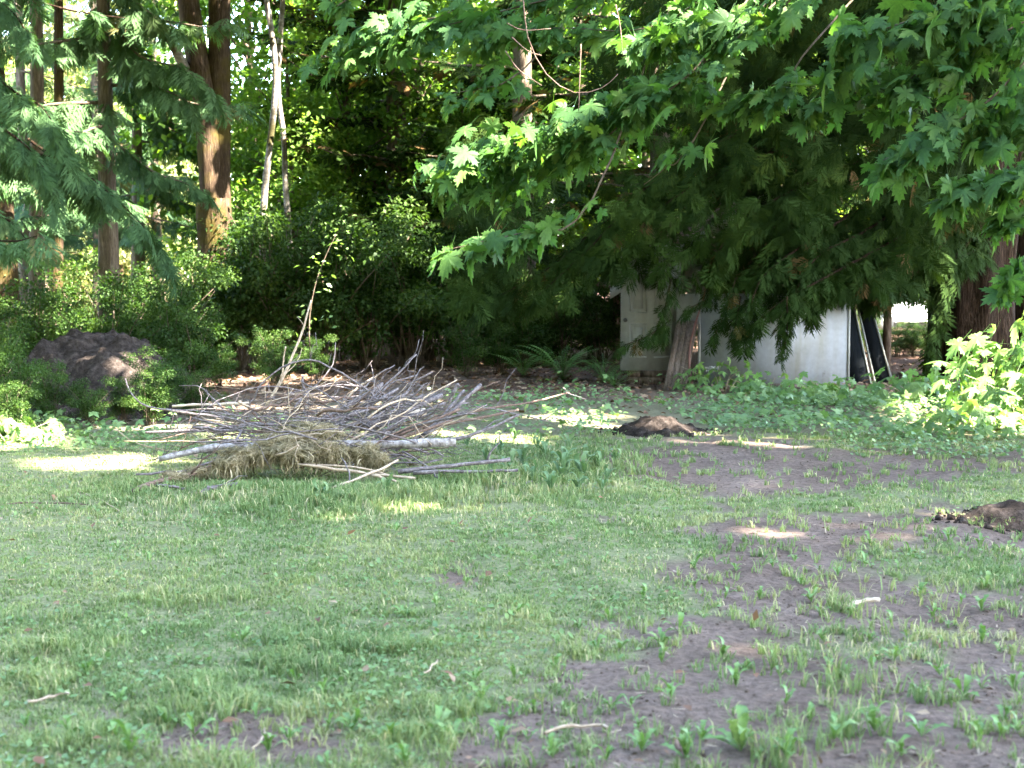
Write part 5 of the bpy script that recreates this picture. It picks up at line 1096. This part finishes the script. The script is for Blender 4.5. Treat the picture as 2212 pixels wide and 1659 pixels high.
# --- sword ferns
def fern(label, loc, size, n, seed):
    rs = np.random.default_rng(seed); t = thing('sword_fern', label, 'fern', loc, 'ferns beside the shed')
    for k in range(n):
        L = size * rs.uniform(.75, 1.1); V, F = [], []; m = 20; el = rs.uniform(.75, 1.3)
        for i in range(m):
            s = i / (m - 1); y = L * s * math.cos(el) * (1 + .5 * s); z = L * (s * math.sin(el) - .42 * s * s); wd = L * .15 * math.sin(math.pi * min(1, s * .86 + .1)) ; hw = L / m * .42
            kk_ = len(V)
            for sg in (-1, 1): V += [[0, y - hw, z], [sg * wd, y + wd * .35, z - wd * .18], [0, y + hw, z]]
            F += [[kk_, kk_ + 1, kk_ + 2], [kk_ + 3, kk_ + 5, kk_ + 4]]
        kb = len(V)
        for i in range(m):
            s = i / (m - 1); y = L * s * math.cos(el) * (1 + .5 * s); z = L * (s * math.sin(el) - .42 * s * s); V += [[-.004, y, z + .002], [.004, y, z + .002]]
            if i: q_ = kb + 2 * i; F += [[q_ - 2, q_ - 1, q_ + 1], [q_ - 2, q_ + 1, q_]]
        o = add_obj('frond', make_mesh('frond', V, F, M['fern'], np.full(len(V), rs.random())), t); o.rotation_euler = (0, 0, k * 2.4 + rs.normal(0, .2))
fern('large sword fern at the back of the path, nearest the panelled door but one', (X_at(1215, 21.2), 21.2, 0), 1.0, 22, 1)
fern('sword fern just left of the panelled door', (X_at(1305, 20.6), 20.6, 0), .75, 16, 2)
fern('low sword fern hanging over the path left of the other ferns', (X_at(1130, 22.0), 22.0, 0), .75, 14, 3)
fern('small sword fern in front, close to the door corner', (X_at(1328, 19.8), 19.8, 0), .45, 10, 4)

# --- sunlit thimbleberry bush at the right
def palm_bush(name, label, group, c, R, Hh, n, ls, seed, canes=9, mat='bright', flat=.5):
    rs = np.random.default_rng(seed); t = thing(name, label, 'bush', (c[0], c[1], 0), group); pts = []
    for k in range(canes):
        az = rs.uniform(0, 6.28); rr = R * rs.uniform(.2, .9); e = np.array([math.cos(az) * rr * 1.2, math.sin(az) * rr * .8, Hh * rs.uniform(.6, 1) * (1 - .35 * rr / R)]); pth = smooth_path([e * [.25, .25, 0], e * [.5, .5, .6], e], 8)
        g = Geo(); g.add(*tube(pth, np.linspace(.007, .003, len(pth)), 5)); part('cane', g, 'tan_stick', t); pts.append(pth)
    me_ = PALM_ME[mat]
    for k in range(n):
        th = rs.uniform(0, 6.28); ph = math.acos(rs.uniform(0.0, 1)); d = np.array([math.sin(ph) * math.cos(th), math.sin(ph) * math.sin(th), math.cos(ph)]); rr = rs.uniform(.55, 1.0)
        p = d * [R * 1.25, R * .85, Hh] * rr * (1 + .25 * (vnoise(th * 1.6, ph * 2.5, 1, seed) - .5) * 2); p[2] = max(p[2], .08)
        ax = norm(d * [1, 1, .1] + rs.normal(0, .35, 3) + [0, -.15, -.55]); nz = np.array([0, -.25, .8]) + d * .5 + rs.normal(0, .28, 3); nz = norm(nz - np.dot(nz, ax) * ax); xx = np.cross(ax, nz); s = ls * rs.uniform(.6, 1.2)
        o = add_obj('leaf', me_[k % len(me_)], t); o.matrix_local = Matrix([[xx[0] * s, ax[0] * s, nz[0] * s, p[0]], [xx[1] * s, ax[1] * s, nz[1] * s, p[1]], [xx[2] * s, ax[2] * s, nz[2] * s, p[2]], [0, 0, 0, 1]])
    return t
PALM_ME = {m: [make_mesh('leaf', v, f, M[m], np.full(len(v), tv)) for (v, f), tv in zip([palmate(d_, s_) for s_, d_ in enumerate((.25, .6, .9, .4, .75, 1.1))], (.1, .3, .5, .65, .2, .8))] for m in ('bright', 'maple')}
palm_bush('thimbleberry_bush', 'large sunlit bush with broad lobed leaves at the right edge', 'lobed leaf bushes at the right', (5.7, 15.1), .98, 1.25, 290, .185, 1)
palm_bush('thimbleberry_bush', 'lower lobed leaf bush in front of the huge cedar trunk', 'lobed leaf bushes at the right', (X_at(1985, 17.2), 17.2), .75, .5, 110, .15, 2, 6)
palm_bush('thimbleberry_bush', 'small patch of lobed leaves below the framed screens', 'lobed leaf bushes at the right', (X_at(1790, 17.4), 17.4), .6, .38, 70, .14, 3, 5)
palm_bush('thimbleberry_bush', 'small lobed leaf plant in front of the short brown plank', 'lobed leaf bushes at the right', (X_at(1660, 18.0), 18.0), .55, .34, 60, .13, 4, 5)
palm_bush('thimbleberry_bush', 'lobed leaf plant hiding the lower left corner of the white sheet', 'lobed leaf bushes at the right', (X_at(1560, 19.2), 19.2), .55, .5, 90, .11, 5, 6)
palm_bush('thimbleberry_bush', 'low sunlit lobed leaves at the foot of the large sunlit bush', 'lobed leaf bushes at the right', (X_at(2090, 14.2), 14.2), .6, .3, 70, .13, 6, 5)

palm_bush('broad_leaf_plant', 'low sunlit broad leaved plant at the far left edge of the lawn', 'broad leaf plants at the left', (X_at(25, 13.5), 13.5), .42, .3, 45, .13, 7, 4)

# --- the overhanging maple
MB_ = np.array([8.5, 10.8, 0]); mp = thing('maple_tree', 'maple whose leafy lower branches hang into the top of the view', 'tree', MB_)
g = Geo(); g.add(*trunk_geo([[0, 0, -.1], [-.2, 0, 4], [-.6, -.4, 8], [-.9, -.8, 12]], .42, .2, 22, .14, 8)); part('trunk', g, 'maple_bark', mp, smooth=True)
rs = np.random.default_rng(88)
CL = [  # path in picture coordinates, depth, width, leaves
 ([(1330, -60), (1100, 20), (900, 70), (680, 130)], (13.2, 13.8), 38, 120, 1.0), ([(1000, 10), (860, 50), (760, 90)], (13.5, 13.8), 34, 55, 1.), ([(760, -10), (720, 10)], (13.8, 13.9), 26, 18, 1.),
 ([(1560, -40), (1400, 60), (1200, 60), (1020, 70)], (12.4, 13.2), 40, 100, 1.), ([(1620, 60), (1460, 170), (1260, 260), (1080, 320), (930, 375)], (12.0, 13.0), 52, 230, 1.05), ([(1350, 260), (1200, 330), (1060, 420)], (12.4, 13.0), 44, 90, 1.05),
 ([(1280, 430), (1150, 495), (1050, 520), (965, 540)], (12.2, 12.4), 20, 34, 1.15), ([(1750, -40), (1650, 40), (1500, 60), (1380, 110)], (11.8, 12.4), 46, 130, 1.05), ([(1500, 150), (1400, 210), (1330, 240)], (12, 12.5), 40, 60, 1.),
 ([(1760, 90), (1700, 185), (1640, 205), (1555, 225)], (11.8, 12.2), 26, 50, 1.05), ([(1900, 120), (1820, 195), (1770, 225), (1740, 245)], (11.7, 12), 26, 42, 1.05),
 ([(2250, -60), (2120, 10), (1980, 40), (1850, 90), (1800, 150)], (11.0, 11.5), 42, 120, 1.1), ([(2250, 20), (2100, 90), (1990, 150), (1910, 230)], (11.0, 11.5), 46, 110, 1.1), ([(2200, 150), (2100, 240), (2020, 290), (1960, 320), (1890, 355)], (11.0, 11.3), 34, 75, 1.1),
 ([(2260, 220), (2190, 260), (2120, 290)], (11, 11.2), 36, 45, 1.1), ([(2260, 340), (2180, 385), (2090, 400), (2010, 405)], (10.8, 11.2), 28, 60, 1.05), ([(2260, 440), (2190, 460), (2150, 470)], (10.9, 11.1), 22, 22, 1.), ([(2280, 540), (2210, 560), (2180, 590), (2170, 620)], (10.8, 11), 18, 18, 1.), ([(2150, -20), (2190, 60), (2200, 130)], (11.4, 11.6), 30, 40, 1.),
 ([(1500, 300), (1440, 360), (1390, 400)], (12.3, 12.6), 30, 26, 1.), ([(1130, 150), (1040, 190), (980, 200)], (13, 13.4), 30, 30, .9)]
LF = []
for pts, (Ya, Yb), wd, nl, sc in CL:
    w = np.array([DP(x, y, yy) for (x, y), yy in zip(pts, np.linspace(Ya, Yb, len(pts)))]); pth = smooth_path(w, 14); far_ = pth[0]; st = MB_ + np.array([-.4, -.2, max(4.2, far_[2] + .6)])
    st = np.array([w[0][0] + 1.2, w[0][1] + .5, max(w[0][2] + 1.1, 4.6)]); fullp = smooth_path(np.concatenate([[MB_ + [-1, 0, 6.0], (st + MB_ + [-1, 0, 6.4]) / 2, st], w]), 30)
    g = Geo(); g.add(*tube(fullp - MB_, np.linspace(.015, .003, len(fullp)), 6)); part('branch', g, 'dark_bark', mp, smooth=True)
    nl = int(nl * 1.35); t_ = rs.random(nl) ** .85 * (len(pth) - 1); i0 = np.floor(t_).astype(int); i1 = np.minimum(i0 + 1, len(pth) - 1); fr = (t_ - i0)[:, None]; c = pth[i0] * (1 - fr) + pth[i1] * fr
    sg = .66 * wd * K * Ya / FPX; out = norm(pth[-1] - pth[0]); c = c + rs.normal(size=c.shape) * [sg, sg * 1.1, sg * .75] + np.array([0, 0, -.04])
    qx, qy, _ = project(c); keep = np.ones(len(c), bool)
    for hx, hy, hrx, hry in ((1745, 95, 58, 62), (1875, 300, 70, 52), (1500, 430, 150, 90), (1410, 140, 40, 34), (1640, 130, 40, 36), (1980, 110, 40, 30), (2010, 400, 30, 40)):
        keep &= ((qx / K - hx) / hrx) ** 2 + ((qy / K - hy) / hry) ** 2 > 1
    for p in c[keep]:
        ax = norm(out * .7 * [1, 1, .3] + rs.normal(0, .55, 3) * [1, 1, .3] + [0, -.15, -rs.uniform(.25, .85)]); nz = np.array([0, -.42, .75]) + rs.normal(0, .28, 3); nz = norm(nz - np.dot(nz, ax) * ax)
        LF.append((p, ax, nz, .160 * sc * rs.uniform(.42, 1.25), rs.random()))
PX, PY, DEPTH = project(np.array([l[0] for l in LF])); inview = (PX > -10) & (PX < 1034) & (PY > -10) & (PY < 500); sz = np.array([l[3] for l in LF]) / DEPTH * inview; order = np.argsort(-sz); pick = set(order[:290].tolist())
rest = Geo()
for k, (p, ax, nz, s, tv) in enumerate(LF):
    xx = np.cross(ax, nz); q = p - MB_
    if k in pick:
        o = add_obj('leaf', PALM_ME['maple'][k % 6], mp); o.matrix_local = Matrix([[xx[0] * s, ax[0] * s, nz[0] * s, q[0]], [xx[1] * s, ax[1] * s, nz[1] * s, q[1]], [xx[2] * s, ax[2] * s, nz[2] * s, q[2]], [0, 0, 0, 1]])
idx = np.array([k for k in range(len(LF)) if k not in pick])
scatter_mix(rest, MAPLE, np.array([LF[k][0] for k in idx]) - MB_, np.array([LF[k][1] for k in idx]), np.array([LF[k][2] for k in idx]), np.array([LF[k][3] for k in idx]), np.array([LF[k][4] for k in idx]) * .9)
part('leaves', rest, 'maple', mp)['kind'] = 'stuff'
for pts in ([(1130, -10), (1140, 80), (1180, 160), (1240, 200), (1300, 190), (1335, 160)], [(1092, 110), (1120, 150), (1170, 185)], [(1105, 80), (1140, 110), (1170, 120)], [(1095, 50), (1130, 65), (1190, 62)], [(1255, 95), (1252, 180), (1250, 240)], [(1330, 10), (1340, 60), (1345, 120)]):
    w = np.array([DP(x, y, 11.9) for x, y in pts]); pth = smooth_path(w, 14); g = Geo(); g.add(*tube(pth - MB_, np.linspace(.006, .0035, len(pth)), 5)); part('bare_twig', g, 'brown_stick', mp, smooth=True)

# --- crowns overhead and outside the frame: these trees shade the yard
def crown_leaves(c, rad, n, ls, rs, fill=.0):
    q = norm(rs.normal(size=(n, 3))) * (rs.random(n) ** .45)[:, None]; pos = c + q * rad; k = carve(pos, .30)
    return pos[k], q[k], ls * rs.uniform(.7, 1.3, k.sum())
def shade_tree(owner, base, c, rad, n, seed, mat='deep', ls=.40):
    rs = np.random.default_rng(seed); pos, q, s = crown_leaves(np.array(c, float), np.array(rad, float), n, ls, rs); px, py, dep = project(pos); vis = (dep > 0) & (px > -30) & (px < 1054) & (py > -20) & (py < 780) & (dep < 19.5)
    pos, q, s = pos[~vis], q[~vis], s[~vis]
    fg = Geo(); scatter_mix(fg, LOZ, pos - base, rs.normal(size=q.shape) + [0, 0, -.3], np.array([.5, -.25, .75]) + rs.normal(size=q.shape) * .5, s, rs.random(len(s))); part('foliage', fg, mat, owner)['kind'] = 'stuff'
shade_tree(mp, MB_, (4.8, 13.6, 8.6), (7.2, 3.4, 3.6), 12000, 201)  # unseen maple crown, spread wide to keep sky light off the shed
for i, (b, c, rad, n, lb) in enumerate([((14.5, -7.5), (14.0, -6.0, 19.5), (7.2, 6.5, 6.0), 15000, 'tall leafy tree standing right of the camera, shading the near lawn'), ((17.5, 3.5), (17.0, 4.5, 20.5), (6.8, 6.5, 6.5), 16000, 'tallest leafy tree outside the right of the yard'),
                                        ((20.5, 13.5), (20, 13.0, 20.0), (7.0, 6.5, 7.0), 14000, 'tall leafy tree right of the great cedar'), ((9.5, 0.5), (10.0, 1.0, 17.5), (4.5, 6.0, 4.0), 8000, 'tall leafy tree leaning over the right side of the lawn'),
                                        ((-11.5, 17.5), (-7.0, 18.0, 9.8), (6.2, 5.0, 3.2), 11000, 'unseen leafy tree added at the left to shade the large dirt mound'),  # added out of view to darken the mound and left shrubs
                                        ((11.5, 19.5), (6.5, 16.8, 15.0), (7.0, 4.6, 4.0), 12000, 'unseen leafy tree added at the right to shade the shed and shrubs')]):  # added out of view to keep sun off the shrubs and shed
    B = np.array([b[0], b[1], 0.]); t = thing('tall_tree', lb, 'tree', B, 'tall trees shading the yard'); g = Geo(); g.add(*trunk_geo([[0, 0, -.1], [(c[0] - b[0]) * .4, (c[1] - b[1]) * .4, c[2] * .55], [c[0] - b[0], c[1] - b[1], c[2] + 1]], .38, .12, 14, .12, i)); part('trunk', g, 'dark_bark', t, smooth=True)
    shade_tree(t, B, c, rad, n, 210 + i)
B = np.array([-3.0, -13.0, 0.]); rt = thing('tall_tree', 'dense unseen tree added around the yard to block low sky light', 'tree', B, 'added unseen trees blocking the low sky'); g = Geo(); g.add(*trunk_geo([[0, 0, -.1], [.2, 0, 6], [.1, .2, 13]], .35, .12, 12, .12, 77)); part('trunk', g, 'dark_bark', rt, smooth=True)  # first of an unseen ring, added to dim upright surfaces facing the camera
shade_tree(rt, B, B + [0, 0, 8.0], (4.6, 3.6, 6.8), 4200, 277, 'deep', .6)
for i, (x, y, sc) in enumerate([(-10, -12, 1.1), (4, -15, 1.2), (-16, -8, 1.1), (-17, -1, 1.0), (-18, 6, 1.0), (11, -16, 1.2), (-24, 2, 1.3), (-22, 14, 1.0), (18, -18, 1.2), (-9, -20, 1.4), (2, -22, 1.4)]):
    place(rt, (x, y, 0), i * 1.1, sc * 1.4)
print('TRIS', TRIS[0], 'OBJECTS', len(bpy.data.objects))
